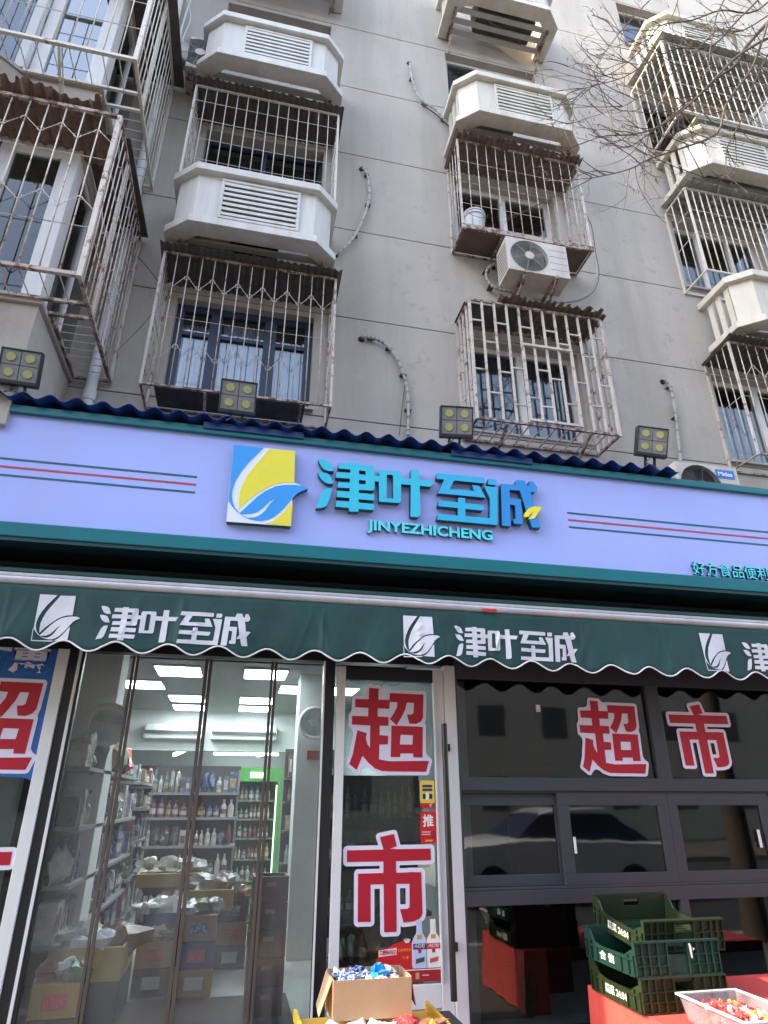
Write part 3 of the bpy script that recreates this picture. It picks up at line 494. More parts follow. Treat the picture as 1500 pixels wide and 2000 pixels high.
def cage(label, x0, x1, yf, z0, z1, n, hz, ns=3, mt='barpaint', roof=('sheetdark', .16), r=.0062, post=.026, zig=(), floor=None, yb=5.985, sides=(0, 1), seed=1, sq=False, cross=True, botn=0, closed_front=True):
    t = thing('window_cage', label, 'window cage', ((x0+x1)/2, 6, z0), 'barred cages over the flat windows')
    pm = M[mt]; rm = M['railrust'] if mt != 'barpaint' else M['barpaint']; p = post/2
    for x in (x0, x1):
        for y in (yf, yb): box('post', pm, t, x-p, x+p, y-p, y+p, z0-p, z1)
        for z in (z0, z1): box('side_rail', rm, t, x-p*.8, x+p*.8, yf+p, yb-p, z-p*.8, z+p*.8)
    for z in (z0, z1):
        box('front_rail', rm, t, x0+p, x1-p, yf-p*.9, yf+p*.9, z-p*.9, z+p*.9); box('wall_rail', rm, t, x0+p, x1-p, yb-p*.9, yb+p*.9, z-p*.9, z+p*.9)
    H = z1-z0-2*p
    bmesh_ = (MB().box(-r, r, -r, r, 0, H) if sq else MB().tube([(0, 0, 0), (0, 0, H*.5), (0, 0, H)], r, 6)).mesh('bar', pm, smooth=not sq)
    for k in range(1, n+1): inst('bar', bmesh_, t, (x0+(x1-x0)*k/(n+1), yf, z0+p))
    for s in sides:
        xx = x1 if s else x0
        for k in range(1, ns+1): inst('bar', bmesh_, t, (xx, yf+(yb-yf)*k/(ns+1), z0+p))
    rh = r*.62
    for z in hz:
        MB().tube([(x0, yf+r+rh, z), ((x0+x1)/2, yf+r+rh, z-.006), (x1, yf+r+rh, z)], rh, 5).build('crossbar', pm, t)
        for s in sides:
            xx = (x1-r-rh) if s else (x0+r+rh)
            MB().tube([(xx, yf, z), (xx, yb, z)], rh, 5).build('crossbar', pm, t)
    for (zz, dz, pairs) in zig:                                 # wrought zigzags with curled ends
        st = (x1-x0)/(n+1)
        for k in pairs:
            up = k % 2 == 0; xa, xb = x0+st*(k+1), x0+st*(k+2); za, zb = (zz-dz, zz+dz) if up else (zz+dz, zz-dz)
            def curl(cx, cz, sx, sz): return [(cx+sx*.034*sin(a*.7)*(1-a*.10), yf-.012, cz+sz*.030*(1-cos(a*.75))) for a in [i*.75 for i in range(7)]]
            pts = [(xa, yf-.012, za), (xb, yf-.012, zb)]
            mb = MB().tube(pts, .0034, 5)
            mb.tube(curl(xb, zb, 1, 1 if zb < za else -1), .003, 4)
            mb.tube(curl(xa, za, -1, 1 if za < zb else -1), .003, 4)
            mb.build('scroll', pm, t)
    if botn:
        fm = MB().tube([(0, yf-yb, 0), (0, 0, 0)], r*.9, 5).mesh('floor_bar', pm)
        for k in range(1, botn+1): inst('floor_bar', fm, t, (x0+(x1-x0)*k/(botn+1), yb, z0))
    if floor == 'ply':
        box('floor_board', M['plywood'], t, x0+.02, x1-.02, yf+.03, yb-.03, z0+.004, z0+.022)
        box('floor_edge', M['railrust'], t, x0-.02, x1+.02, yf-.03, yf-.015, z0-.03, z0+.05)
        for k in (.3, .62): MB().beam((x0+(x1-x0)*k, yf, z0-.02), (x0+(x1-x0)*k, yb, z0-.02), .03).build('joist', M['railrust'], t)
    if roof:
        if roof[0] == 'fibre':
            corr(x0-.05, x1+.05, 5.99, z1+roof[1], yf-.12, z1+.04, M['sheetclear'], t, seed=seed, pitch=.13, amp=.012, ragged=.004)
            for k in range(1, 4): box('roof_batten', M['railrust'], t, x0, x1, yf+(yb-yf)*k/4, yf+(yb-yf)*k/4+.03, z1+.005+roof[1]*k/4-.02, z1+.025+roof[1]*k/4-.02)
        else: corr(x0-.05, x1+.06, 5.99, z1-.04, yf-.11, z1+.035, M[roof[0]], t, seed=seed, ragged=.03 if 'brown' in roof[0] else .012)
    return t
STZ = .6
c = cage('rusty cage with scrollwork around the lowest left window with blue frames', -1.215, .655, 5.54, 5.30, 7.02, 13, (6.16,), ns=4, mt='barrust', roof=('sheetdark', .14), zig=[(6.63, .09, range(0, 13)), (5.72, .09, range(0, 9))], seed=3)
box('wall_shelf', M['sheetdark'], c, -1.1, .4, 5.62, 5.98, 5.33, 5.345); MB().beam((-.6, 5.54, 5.28), (-.6, 5.9, 5.05), .025).beam((.35, 5.54, 5.28), (.35, 5.9, 5.05), .025).build('brace', M['railrust'], c)
cage('white cage with a dark corrugated roof under the top left louvred box', -1.215, .60, 5.54, 8.18, 9.86, 13, (9.60, 9.26, 8.92, 8.56), ns=4, roof=('sheetdark', .16), seed=5)
t = cage('rusty cage holding a white bucket, over the hanging air conditioner', 2.25, 4.05, 5.55, 8.24, 9.90, 12, (9.50, 9.10, 8.70), ns=3, mt='barrust', roof=('sheetbrown', .14), floor='ply', seed=8)
t = cage('heavy square-barred rusty cage just above the signboard', 2.25, 3.96, 5.52, 5.37, 7.03, 10, (), ns=3, mt='barrust', roof=None, r=.012, post=.032, sq=True, botn=10, seed=11)
corr(2.62, 4.03, 5.99, 7.06, 5.42, 7.08, M['sheetbrown'], t, seed=12, ragged=.05); box('roof_board', M['sheetdark'], t, 2.22, 3.0, 5.60, 5.98, 7.05, 7.062)
st = (3.96-2.25)/11
for k, zs in enumerate([(6.72, 6.02), (6.42, 5.72), (6.72, 6.02), (6.10, 5.60), (6.72, 5.72), (6.12, 5.62), (6.72, 6.02), (6.55, 5.70), (6.72, 6.02), (6.42, 5.72), (6.72, 6.02)]):
    for z in zs: box('rung', M['barrust'], t, 2.25+st*k+.012, 2.25+st*(k+1)-.012, 5.512, 5.528, z, z+.018)
for k in range(4):
    y0 = 5.52+k*.116
    for xx in (2.25, 3.96):
        for z in (6.5-.25*(k % 2), 5.8-.2*(k % 2)): box('rung', M['barrust'], t, xx-.008, xx+.008, y0+.012, y0+.104, z, z+.018)
gt = MB()
for a in ((2.86, 3.50, 6.44, 6.47), (2.86, 3.50, 5.40, 5.43), (2.86, 2.885, 5.43, 6.44), (3.475, 3.50, 5.43, 6.44)): gt.box(a[0], a[1], 5.485, 5.505, a[2], a[3])
gt.build('escape_hatch', M['barrust'], t)
for x in (2.6, 3.6): MB().beam((x, 5.52, 5.35), (x, 5.98, 5.12), .028).build('brace', M['railrust'], t)
cage('cream cage at the right edge with a fibre roof, middle floor', 5.77, 7.55, 5.52, 8.26, 9.86, 14, (9.45, 9.0), ns=2, roof=('fibre', .12), r=.0095, seed=15)
cage('cream cage with scrollwork at the right edge, above the roof air conditioner', 5.79, 7.55, 5.52, 5.36, 7.02, 12, (6.2,), ns=3, mt='barrust', roof=('sheetdark', .12), zig=[(6.6, .09, range(0, 10)), (5.7, .09, range(0, 10))], seed=16)
c = cage('large deep cage with a translucent roof at the top right behind the twigs', 5.70, 8.1, 5.14, 11.04, 12.74, 17, (12.3, 11.75), ns=5, roof=('fibre', .2), r=.010, post=.036, seed=17)
box('cage_shelf', M['sheetclear'], c, 6.0, 8.0, 5.2, 5.95, 11.05, 11.09)
for z in (11.06, 13.95): pass
# the two big cages round the bay
def bay_cage(label, z0, z1, hz, zig, mt, roof):
    t = thing('window_cage', label, 'window cage', (-1.6, 6, z0), 'barred cages over the flat windows')
    pm = M[mt]; xf, yf, xe = -1.6, 4.45, -5.2; rm = M['railrust'] if mt == 'barrust' else pm
    for x, y, s in ((xf, yf, .042), (xf, 4.95, .03), (xf, 5.97, .03)): box('post', pm, t, x-s/2, x+s/2, y-s/2, y+s/2, z0-.02, z1)
    for z in (z0, z1): box('front_rail', rm, t, xe, xf-.02, yf-.018, yf+.018, z-.018, z+.018); box('side_rail', rm, t, xf-.016, xf+.016, yf+.02, 5.97, z-.016, z+.016)
    H = z1-z0-.03
    fm = MB().tube([(0, 0, 0), (0, 0, H)], .0065, 6).mesh('bar', pm, smooth=True)
    for k in range(1, 23): inst('bar', fm, t, (xf-.157*k, yf, z0+.015))
    for k in range(1, 13): inst('bar', fm, t, (xf, yf+.117*k, z0+.015))
    for z in hz:
        MB().tube([(xe, yf+.012, z), (xf, yf+.012, z)], .005, 5).build('crossbar', pm, t); MB().tube([(xf-.012, yf, z), (xf-.012, 5.97, z)], .005, 5).build('crossbar', pm, t)
    # floor of bars: front strip along the bay, then the strip beside it
    box('floor_rail', rm, t, -2.74, xf-.016, 4.79, 4.82, z0-.015, z0+.015); box('floor_rail', rm, t, -2.0, xf-.016, 4.98, 5.01, z0-.015, z0+.015); box('floor_rail', rm, t, -1.965, -1.935, 5.01, 5.97, z0-.015, z0+.015)
    box('floor_rail', rm, t, -1.98, xf-.016, 5.94, 5.97, z0-.012, z0+.012)
    for k in range(1, 12): MB().tube([(xf-.157*k, yf+.01, z0-.004), (xf-.157*k, 4.80, z0-.004)], .006, 5).build('floor_bar', pm, t)
    for k in range(1, 8): MB().tube([(-1.95, 5.0+.117*k, z0-.002), (xf, 5.0+.117*k, z0-.002)], .005, 5).build('floor_bar', pm, t)
    for x in (-2.32, -3.2): MB().beam((x, yf+.02, z0-.02), (x-.02, 4.84, z0-.26), .022).beam((x+.03, yf+.02, z0-.02), (x+.01, 4.84, z0-.26), .012).build('brace', rm, t)
    for zz in zig:
        for k in range(0, 20):
            xa, xb = xf-.157*(k), xf-.157*(k+1); a, b = (zz+.08, zz-.08) if k % 2 else (zz-.08, zz+.08)
            mb = MB().tube([(xa, yf-.01, a), (xb, yf-.01, b)], .0034, 5)
            s = -1 if b > a else 1
            mb.tube([(xb-.03*sin(q*.7), yf-.01, b+s*.025*(1-cos(q*.8))) for q in [i*.8 for i in range(6)]], .003, 4).tube([(xa+.03*sin(q*.7), yf-.01, a-s*.025*(1-cos(q*.8))) for q in [i*.8 for i in range(6)]], .003, 4)
            mb.build('scroll', pm, t)
        for k in range(0, 11):
            ya, yb_ = yf+.117*k, yf+.117*(k+1); a, b = (zz+.07, zz-.07) if k % 2 else (zz-.07, zz+.07)
            MB().tube([(xf+.01, ya, a), (xf+.01, yb_, b)], .0034, 5).build('scroll', pm, t)
    if roof == 'front':
        corr(-5.2, -1.75, 4.95, z1-.10, 4.36, z1+.09, M['sheetbrown'], t, seed=31, pitch=.10, amp=.018, ragged=.06)
        MB().prism([(-2.0, 4.7), (-1.55, 4.7), (-1.52, 5.95), (-1.98, 5.95)], z1+.05, z1+.06).build('roof_board', M['sheetdark'], t)
    else:
        MB().prism([(-2.3, 4.4), (-1.48, 4.4), (-1.46, 5.96), (-2.3, 5.96)], z1+.02, z1+.035).build('roof_board', M['sheetdark'], t)
    return t
bay_cage('big barred cage round the lower left bay, with scrollwork and torn brown roof', 5.55, 7.54, (6.95, 6.1), (7.22, 6.35), 'barrust', 'front')
bay_cage('big barred cage round the upper left bay at the top left corner', 8.42, 10.35, (10.0, 9.4, 8.95), (), 'barpaint', 'side')

# bucket, pipes, cables
b = thing('bucket', 'white paint bucket standing in the rusty middle cage', 'bucket', (2.48, 5.72, 8.27))
MB().tube([(2.48, 5.72, 8.27), (2.48, 5.72, 8.5), (2.48, 5.72, 8.66)], [.125, .138, .145], 22).build('bucket_body', M['bucket'], b, smooth=True)
MB().tube([(2.48, 5.72, 8.60), (2.48, 5.72, 8.625)], .156, 22).tube([(2.48, 5.72, 8.655), (2.48, 5.72, 8.675)], .156, 22).build('rim', M['bucket'], b, smooth=True)
MB().tube([(2.48+.15*cos(a), 5.60-.06*sin(a), 8.62-.16*sin(a)) for a in [i*pi/10 for i in range(11)]], .003, 5).build('wire_handle', M['cable'], b)
def smooth_path(P, n=6):
    P = [Vector(p) for p in P]; out = []
    for i in range(len(P)-1):
        a, b_, c_, d = P[max(i-1, 0)], P[i], P[i+1], P[min(i+2, len(P)-1)]
        for k in range(n):
            t = k/n; out.append(.5*((2*b_)+(c_-a)*t+(2*a-5*b_+4*c_-d)*t*t+(3*b_-a-3*c_+d)*t**3))
    return out+[P[-1]]
def hose(name, label, cat, P, r, mt, Y=5.95, wob=0, group=None, k=7):
    pts = smooth_path([at(*p, Y) if len(p) == 2 else at(*p) for p in P])
    rs = [r*(1+wob*rnd.uniform(-1, 1)) for _ in pts]
    o = tag(MB().tube(pts, rs, k).build(name, mt, smooth=True), label, cat, group)
    if name == 'refrigerant_pipe':
        for i in range(1, len(pts)-1, 2):
            d = (pts[i+1]-pts[i]).normalized()*.012; MB().tube([pts[i]-d, pts[i]+d], r*1.07, 8).build('tape_band', M['tape'], o)
        for i in range(5, len(pts)-2, 9): MB().box(pts[i].x-r*1.9, pts[i].x+r*1.9, Y-.004, 5.998, pts[i].z-.008, pts[i].z+.008).build('wall_clip', M['cable'], o)
        MB().disc((pts[0].x, 5.994, pts[0].z), r*1.9, (0, 1, 0), .012).build('wall_hole', M['dark'], o)
    return o
hose('refrigerant_pipe', 'wrapped white pipe arching out of the wall left of the square-barred cage', 'pipe', [(707, 658), (728, 660), (752, 672), (775, 700), (790, 738), (797, 775), (797, 850)], .020, M['lagging'], wob=.25)
hose('cable', 'thin black cable hanging beside the wrapped pipe', 'cable', [(792, 745), (786, 790), (780, 850)], .005, M['cable'])
hose('refrigerant_pipe', 'wrapped pipe curving down the wall between the two middle louvred boxes', 'pipe', [(707, 325), (718, 345), (721, 385), (710, 425), (690, 465), (665, 490), (640, 503)], .017, M['lagging'], wob=.2)
hose('refrigerant_pipe', 'thick pipe curving from the wall to the box above the bucket cage', 'pipe', [(800, 118), (806, 160), (822, 195), (848, 212), (870, 235), (884, 250)], .017, M['lagging'], wob=.15)
hose('cable', 'dark cable running beside the pipe to the middle louvred box', 'cable', [(822, 203), (850, 222), (880, 250)], .010, M['cable'])
hose('refrigerant_pipe', 'straight wrapped pipe rising behind the rightmost floodlight', 'pipe', [(1298, 742), (1310, 760), (1318, 800), (1324, 850), (1330, 910)], .019, M['lagging'], wob=.25)
hose('refrigerant_pipe', 'pale pipe loop beside the hanging air conditioner', 'pipe', [(968, 512), (950, 530), (955, 552), (975, 565), (1000, 570)], .020, M['lagging'], Y=5.9, wob=.1)
hose('cable', 'grey cable bundle looping down right of the bucket cage', 'cable', [(1137, 410), (1150, 430), (1158, 480), (1166, 530), (1160, 560), (1135, 582), (1090, 590), (1040, 583)], .014, M['lagging'], Y=5.9)
hose('cable', 'thin black cable looping down right of the bucket cage', 'cable', [(1140, 412), (1155, 440), (1163, 490), (1170, 535), (1160, 568), (1130, 588), (1080, 592)], .005, M['cable'], Y=5.88)
hose('cable', 'white cable beside the upper bay cage at the top', 'cable', [(372, 0), (362, 30), (352, 70), (358, 105), (378, 125), (395, 132)], .013, M['pvc'], Y=5.9)
hose('cable', 'second white cable beside the upper bay cage', 'cable', [(365, 0), (372, 35), (357, 78), (362, 108)], .008, M['pvc'], Y=5.92)
hose('cable', 'black wire hanging in front of the top left louvred box wall', 'cable', [(645, 0), (645, 15), (642, 28)], .010, M['cable'])
hose('cable', 'blue wire strung from the lower bay cage to the left cage', 'cable', [(268, 500, 5.6), (290, 525, 5.6), (311, 552, 5.6)], .005, M['winblue'])
hose('cable', 'thin wire strung low between the bay cage and left cage', 'cable', [(222, 690, 5.6), (260, 655, 5.6), (300, 610, 5.6)], .003, M['cable'])
hose('cable', 'thin wire on the wall above the box with the bucket cage', 'cable', [(1046, 100), (1058, 140), (1065, 180)], .004, M['cable'])
t = thing('downpipe', 'white plastic downpipe behind the left bay cages', 'pipe', (-1.75, 5.9, 4.6))
MB().tube([(-1.75, 5.90, 4.4), (-1.75, 5.90, 14)], .055, 14).build('pipe', M['pvc'], t, smooth=True)
for z in (5.25, 8.15, 11.0): MB().tube([(-1.75, 5.90, z), (-1.75, 5.90, z+.12)], .066, 14).build('collar', M['pvc'], t, smooth=True)
t = thing('drain_pipe', 'grey drain pipe bend at the left above the blue roof sheet', 'pipe', (-2.1, 4.78, 5.0))
MB().tube(smooth_path([(-2.85, 4.85, 5.4), (-2.72, 4.76, 5.4), (-2.63, 4.72, 5.36), (-2.6, 4.72, 5.2)]), .04, 12).build('pipe', M['pvc'], t, smooth=True)
for i, (x, z) in enumerate(((662, 163, ), (1310, 380))[:0]): pass
# ================================================================ signboard
sg = thing('shop_signboard', 'long lavender shop signboard with teal border and blue raised characters', 'signboard', (1.5, 4.9, 3.36))
box('panel', M['lav'], sg, -5.5, 7.6, 4.90, 4.93, 3.49, 4.43)
MB().box(-5.5, 7.6, 4.862, 4.96, 4.43, 4.50).box(-5.5, 7.6, 4.94, 5.3, 4.44, 4.49).build('top_border', M['teal'], sg, bevel=.006)
MB().box(-5.5, 7.6, 4.862, 4.96, 3.375, 3.49).build('bottom_border', M['teal'], sg, bevel=.008)
box('border_lip', M['teal_shade'], sg, -5.5, 7.6, 4.875, 5.06, 3.345, 3.374)
box('soffit', M['black'], sg, -5.5, 7.6, 5.06, 5.40, 3.35, 3.372)
box('back_box', M['teal_shade'], sg, -5.5, 7.6, 4.97, 5.05, 3.38, 4.42)
for x0, x1 in ((-5.5, -.50), (2.82, 7.6)):
    for z, k in ((4.015, 'stripe_b'), (3.945, 'stripe_r'), (3.873, 'stripe_b')): box('stripe', M[k], sg, x0, x1, 4.8965, 4.9, z, z+.016)
def glyph(name, key, mt, x, y, z, depth, side, parent, k=1.0, label=None):
    kk = key if isinstance(key, str) else None
    me = loops_mesh(name, GL[key], depth, mt, side, .001*k); o = inst(name, me, parent, (x, y, z))
    if label: o['label'] = label
    return o
SX, SZ = .485, 3.808
glyph('raised_character', 'jinye', M['cyan'], SX, 4.84, SZ, .058, M['lside'], sg, label='raised cyan characters')
glyph('raised_character', 'zhi', M['cyan2'], SX, 4.84, SZ, .058, M['lside'], sg)
glyph('raised_character', 'cheng', M['azure'], SX, 4.84, SZ, .058, M['lside'], sg, label='raised deep blue character')
glyph('yellow_leaf', 'leaf', M['yleaf'], SX, 4.835, SZ, .063, M['yleaf'], sg)
LX, LZ = -.235, 3.618
lg = glyph('leaf_logo', 'lg_base', M['lwhite'], LX, 4.842, LZ, .056, M['lside'], sg)
glyph('blue_field', 'lg_blue', M['lblue'], LX, 4.8395, LZ, .0022, M['lblue'], lg)
glyph('yellow_field', 'lg_yel', M['lyel'], LX, 4.8395, LZ, .0022, M['lyel'], lg); glyph('yellow_field', 'lg_cor', M['lyel'], LX, 4.8395, LZ, .0022, M['lyel'], lg)
a, b = at(717, 1014, 4.87), at(963, 1060, 4.87)
inst('latin_lettering', text_mesh('JINYEZHICHENG', .030, M['cyanl'], M['lside'], bold=.030, box=(b.x-a.x, .126)), sg, (a.x, 4.868, 3.640))
inst('small_characters', text_mesh('好方食品便利店', .028, M['cyanl'], M['lside'], bold=.003, box=(.96, .13)), sg, (4.02, 4.870, 3.502))

# blue corrugated sheet on top
cs = tag(corr(-5.5, 4.02, 5.9, 4.62, 4.78, 4.545, M['blue_sheet'], None, name='roof_sheet', pitch=.20, amp=.028, ragged=.004, seed=2), 'dark blue corrugated roof sheet running behind the top of the signboard', 'roof sheet')
for x0, x1 in ((-.5, .35), (1.7, 2.5)): box('patch_plate', M['blue_sheet'], cs, x0, x1, 4.845, 4.852, 4.47, 4.53)
# ================================================================ floodlights
def floodlight(label, cx, cz, roll=0., yw=0.):
    t = thing('floodlight', label, 'floodlight', (cx, 4.76, cz), 'four-lens floodlights on top of the signboard')
    W, H, T = .155, .150, .03
    def P(x, y, z):                                        # tilt the head forward
        a = R(16); x, z = x*cos(roll)-z*sin(roll), x*sin(roll)+z*cos(roll); x, y = x*cos(yw)-y*sin(yw), x*sin(yw)+y*cos(yw); return (cx+x, 4.76+y*cos(a)-z*sin(a), cz+z*cos(a)+y*sin(a))
    def bx(mb, x0, x1, y0, y1, z0, z1): return mb.add([P(*q) for q in ((x0,y0,z0),(x1,y0,z0),(x1,y1,z0),(x0,y1,z0),(x0,y0,z1),(x1,y0,z1),(x1,y1,z1),(x0,y1,z1))], [(0,3,2,1),(4,5,6,7),(0,1,5,4),(1,2,6,5),(2,3,7,6),(3,0,4,7)])
    mb = MB(); bx(mb, -W, W, .004, T+.03, -H, H)
    for a in ((-W, W, -T*.4, .004, H-.014, H), (-W, W, -T*.4, .004, -H, -H+.034), (-W, -W+.014, -T*.4, .004, -H+.034, H-.014), (W-.014, W, -T*.4, .004, -H+.034, H-.014)): bx(mb, *a)
    mb.build('housing', M['flood'], t, bevel=.004)
    for k in range(6): bx(MB(), -W+.03+k*.05, -W+.04+k*.05, T+.03, T+.06, -H+.02, H-.02).build('cooling_fin', M['flood'], t)
    for sx in (-1, 1):
        for sz in (-1, 1):
            x, z = sx*.072, sz*.066+.012
            q = MB(); bx(q, x-.069, x+.069, -.004, .003, z-.063, z+.063); rf = q.build('reflector', M['fdiff'], t)
            c0 = Vector(P(x, -.005, z)); n_ = (Vector(P(x, -1, z))-Vector(P(x, 0, z))).normalized()
            MB().disc(c0+n_*.001, .040, n_, .002, 20).build('lens_ring', M['fdiff'], rf)
            MB().disc(c0+n_*.004, .036, n_, .004, 20).build('lens', M['led'], rf)
    for q in (-.05, .05): MB().beam((cx+q, 4.83, cz-.10), (cx+q, 4.87, 4.58), .02).build('bracket', M['flood'], t)
    MB().tube(smooth_path([(cx+.02, 4.82, cz-.12), (cx-.08, 4.80, cz-.22), (cx+.0, 4.80, 4.58), (cx+.10, 4.86, 4.56)]), .005, 5).build('cable', M['cable'], t)
for lab, px_, py_, ro_, yw_ in (('floodlight at the far left end of the signboard top', 38, 717, -.03, 0), ('floodlight in front of the cage with blue window frames', 465, 776, .0, .05),
                  ('floodlight at the left foot of the square-barred cage', 892, 824, .03, -.12), ('floodlight next to the roof air conditioner', 1274, 863, -.07, -.2)): v_ = at(px_, py_, 4.76); floodlight(lab, v_.x, v_.z, ro_, yw_)

# ================================================================ awning
aw = thing('shop_awning', 'folded dark green awning with white logos and a scalloped hem', 'awning', (1.5, 4.85, 2.55))
MB().tube([(-5.4, 4.865, 3.045), (7.5, 4.865, 3.045)], .034, 14).build('front_bar', M['alum_y'], aw, smooth=True)
box('bar_groove', M['alum_y'], aw, -5.4, 7.5, 4.835, 4.86, 3.068, 3.09); box('bar_lip', M['canvas'], aw, -5.4, 7.5, 4.84, 4.90, 3.098, 3.125)
CR = [(rnd.uniform(-5.4, 7.5), rnd.uniform(-.5, .5), rnd.uniform(.010, .022), rnd.uniform(.004, .010)) for _ in range(46)]
def vy(x, z):
    s_ = 0
    for xc, sl_, w_, am in CR:
        u_ = (x-xc-sl_*(3.0-z))/w_
        if -4 < u_ < 4: s_ += am*math.exp(-u_*u_)*min(1, (3.01-z)/.12)
    return vy0(x, z)-s_
def vy0(x, z):
    q = (3.01-z)/.45; return 4.850+q*(.018*sin(x*3.1)+.013*sin(x*7.7+1+z*2)+.008*sin(x*17+.4-z*5))+.004*noise.noise(Vector((x*5, z*9, 3)))+.014*q*q*noise.noise(Vector((x*2.2, z*3, 0)))
def hem(x): return 2.592+.036*cos(2*pi*(x+1.60)/.355)+.006*sin(x*1.3)
mb = MB(); n = 900; rows = 12; vs = []
for i in range(n+1):
    x = -5.4+12.9*i/n; zb = hem(x)
    for k in range(rows+1): z = 3.012+(zb-3.012)*k/rows; vs.append((x, vy(x, z), z))
mb.add(vs, [(i*(rows+1)+k, (i+1)*(rows+1)+k, (i+1)*(rows+1)+k+1, i*(rows+1)+k+1) for i in range(n) for k in range(rows)])
va = mb.build('valance', M['canvas'], aw, smooth=True); so_ = va.modifiers.new('thick', 'SOLIDIFY'); so_.thickness = .002; so_.offset = 1
MB().tube([(-5.4+12.9*i/n, vy(-5.4+12.9*i/n, hem(-5.4+12.9*i/n))-.001, hem(-5.4+12.9*i/n)) for i in range(n+1)], .0062, 6).build('hem_piping', M['piping'], aw, smooth=True)
MB().add([(-5.4, 4.88, 3.07), (7.5, 4.88, 3.07), (7.5, 5.30, 3.22), (-5.4, 5.30, 3.22), (-5.4, 4.88, 3.074), (7.5, 4.88, 3.074), (7.5, 5.30, 3.224), (-5.4, 5.30, 3.224)], [(0,3,2,1),(4,5,6,7),(0,1,5,4),(1,2,6,5),(2,3,7,6),(3,0,4,7)]).build('canvas', M['canvas'], aw)
MB().tube([(-5.4, 5.30, 3.24), (7.5, 5.30, 3.24)], .05, 12).build('canvas_roll', M['canvas'], aw, smooth=True)
box('wall_bracket_rail', M['flood'], aw, -5.4, 7.5, 5.33, 5.395, 3.24, 3.33)
def print_mesh(key, k, x, z, cut=None):
    me = loops_mesh('print', GL[key], .0, M['print_w'], None, .001*k)
    bm = bmesh.new(); bm.from_mesh(me); bmesh.ops.remove_doubles(bm, verts=bm.verts, dist=1e-5)
    bmesh.ops.triangulate(bm, faces=bm.faces); bmesh.ops.subdivide_edges(bm, edges=bm.edges, cuts=3, use_grid_fill=True)
    for v in bm.verts: v.co = (v.co.x+x-aw.location.x, vy(v.co.x+x, v.co.z+z)-.0055-aw.location.y, v.co.z+z-aw.location.z)
    bm.to_mesh(me); bm.free(); o = bpy.data.objects.new('printed_character', me); C.objects.link(o); o.parent = va; return o
for xo in (-1.475, 1.212, 3.905, -4.17):
    for key in ('lg_blue', 'lg_yel', 'lg_cor', 'lg_edge'): print_mesh(key, .465, xo+.012, 2.610)['label'] = 'white printed leaf emblem'
    for key in ('jinye', 'zhi', 'cheng', 'leaf'): print_mesh(key, .525, xo+.44, 2.632)
a = at(955, 1197, 4.84); box('tag', M['pred'], aw, a.x-.06, a.x+.06, 4.822, 4.826, 3.012, 3.036)

# ================================================================ shop front
sf = thing('storefront', 'white and black door frames of the shop under the awning', 'shop front', (0, 5.4, 0))
box('header', M['black'], sf, -1.42, 1.81, 5.38, 5.50, 2.66, 3.34)
box('header', M['grey'], sf, 1.81, 7.5, 5.37, 5.50, 2.56, 3.34)
box('header', M['black'], sf, -5.5, -1.42, 5.38, 5.50, 2.66, 3.34)
for x0, x1 in ((-1.395, -1.312), (1.712, 1.808)): box('jamb', M['alum'], sf, x0, x1, 5.35, 5.45, 0, 2.66, bevel=.004)
box('reveal', M['black'], sf, -1.31, -1.245, 5.37, 5.60, 0, 2.66); box('track', M['alum'], sf, -1.243, -1.222, 5.36, 5.40, 0, 2.66); box('seal', M['black'], sf, -1.22, -1.20, 5.37, 5.42, 0, 2.66)
box('reveal', M['black'], sf, .690, .772, 5.40, 5.60, 0, 2.66); box('track', M['alum'], sf, .676, .688, 5.39, 5.42, 0, 2.66)
box('threshold', M['grey'], sf, -1.4, 1.8, 5.34, 5.5, 0, .03)
# window left of the door with its poster
lw = thing('shop_window', 'shop window left of the entrance with blue poster and red characters', 'window', (-2.4, 5.4, 0))
box('glass', M['shopglass'], lw, -3.3, -1.395, 5.40, 5.408, .2, 2.66)
box('sill', M['alum'], lw, -3.3, -1.395, 5.36, 5.44, 0, .2); box('post', M['alum'], lw, -3.4, -3.3, 5.36, 5.44, 0, 2.66)
MB().xz([(-2.6, 2.66), (-1.402, 2.66), (-1.402, 1.72), (-1.46, 1.74), (-2.6, 1.80)], 5.392, 5.396).build('poster', M['pblue'], lw)
inst('poster_print', text_mesh('特惠', .002, M['outline'], bold=.05, box=(.55, .22)), lw, (-2.0, 5.389, 2.47))
def big_char(par, key, x, y, z, k, kz=None):
    a_ = loops_mesh('sticker', GL[key+'_o'], .0016, M['outline'], None, .001*k); o = inst('sticker', a_, par, (x, y-.002, z))
    b_ = loops_mesh('sticker_red', GL[key], .0016, M['red'], None, .001*k); inst('red_character', b_, o, (x, y-.0045, z))
    return o
big_char(lw, 'chao', -2.115, 5.39, 1.765, 1.0); big_char(lw, 'shi', -2.115, 5.395, .70, 1.0)
# hinged glass door
dr = thing('glass_door', 'white-framed glass door covered with two large red characters and posters', 'door', (1.25, 5.4, .05))
for x0, x1 in ((.788, .859), (1.616, 1.708)): box('stile', M['alum'], dr, x0, x1, 5.372, 5.43, .05, 2.62, bevel=.004)
box('top_rail', M['black'], dr, .859, 1.616, 5.38, 5.43, 2.515, 2.62); box('bottom_rail', M['alum'], dr, .859, 1.616, 5.375, 5.43, .24, .385, bevel=.004); box('kick_panel', M['alum'], dr, .859, 1.616, 5.395, 5.41, .05, .24)
box('glass', M['doorglass'], dr, .859, 1.616, 5.40, 5.408, .385, 2.515)
box('edge_strip', M['alum'], dr, 1.612, 1.624, 5.355, 5.371, .40, 2.5)
big_char(dr, 'chao', .879, 5.39, 1.777, 1.0); big_char(dr, 'shi', .874, 5.395, .682, 1.0)
h = MB().tube([(1.676, 5.29, .30), (1.676, 5.29, 2.17)], .024, 14).build('handle', M['hand'], dr, smooth=True)
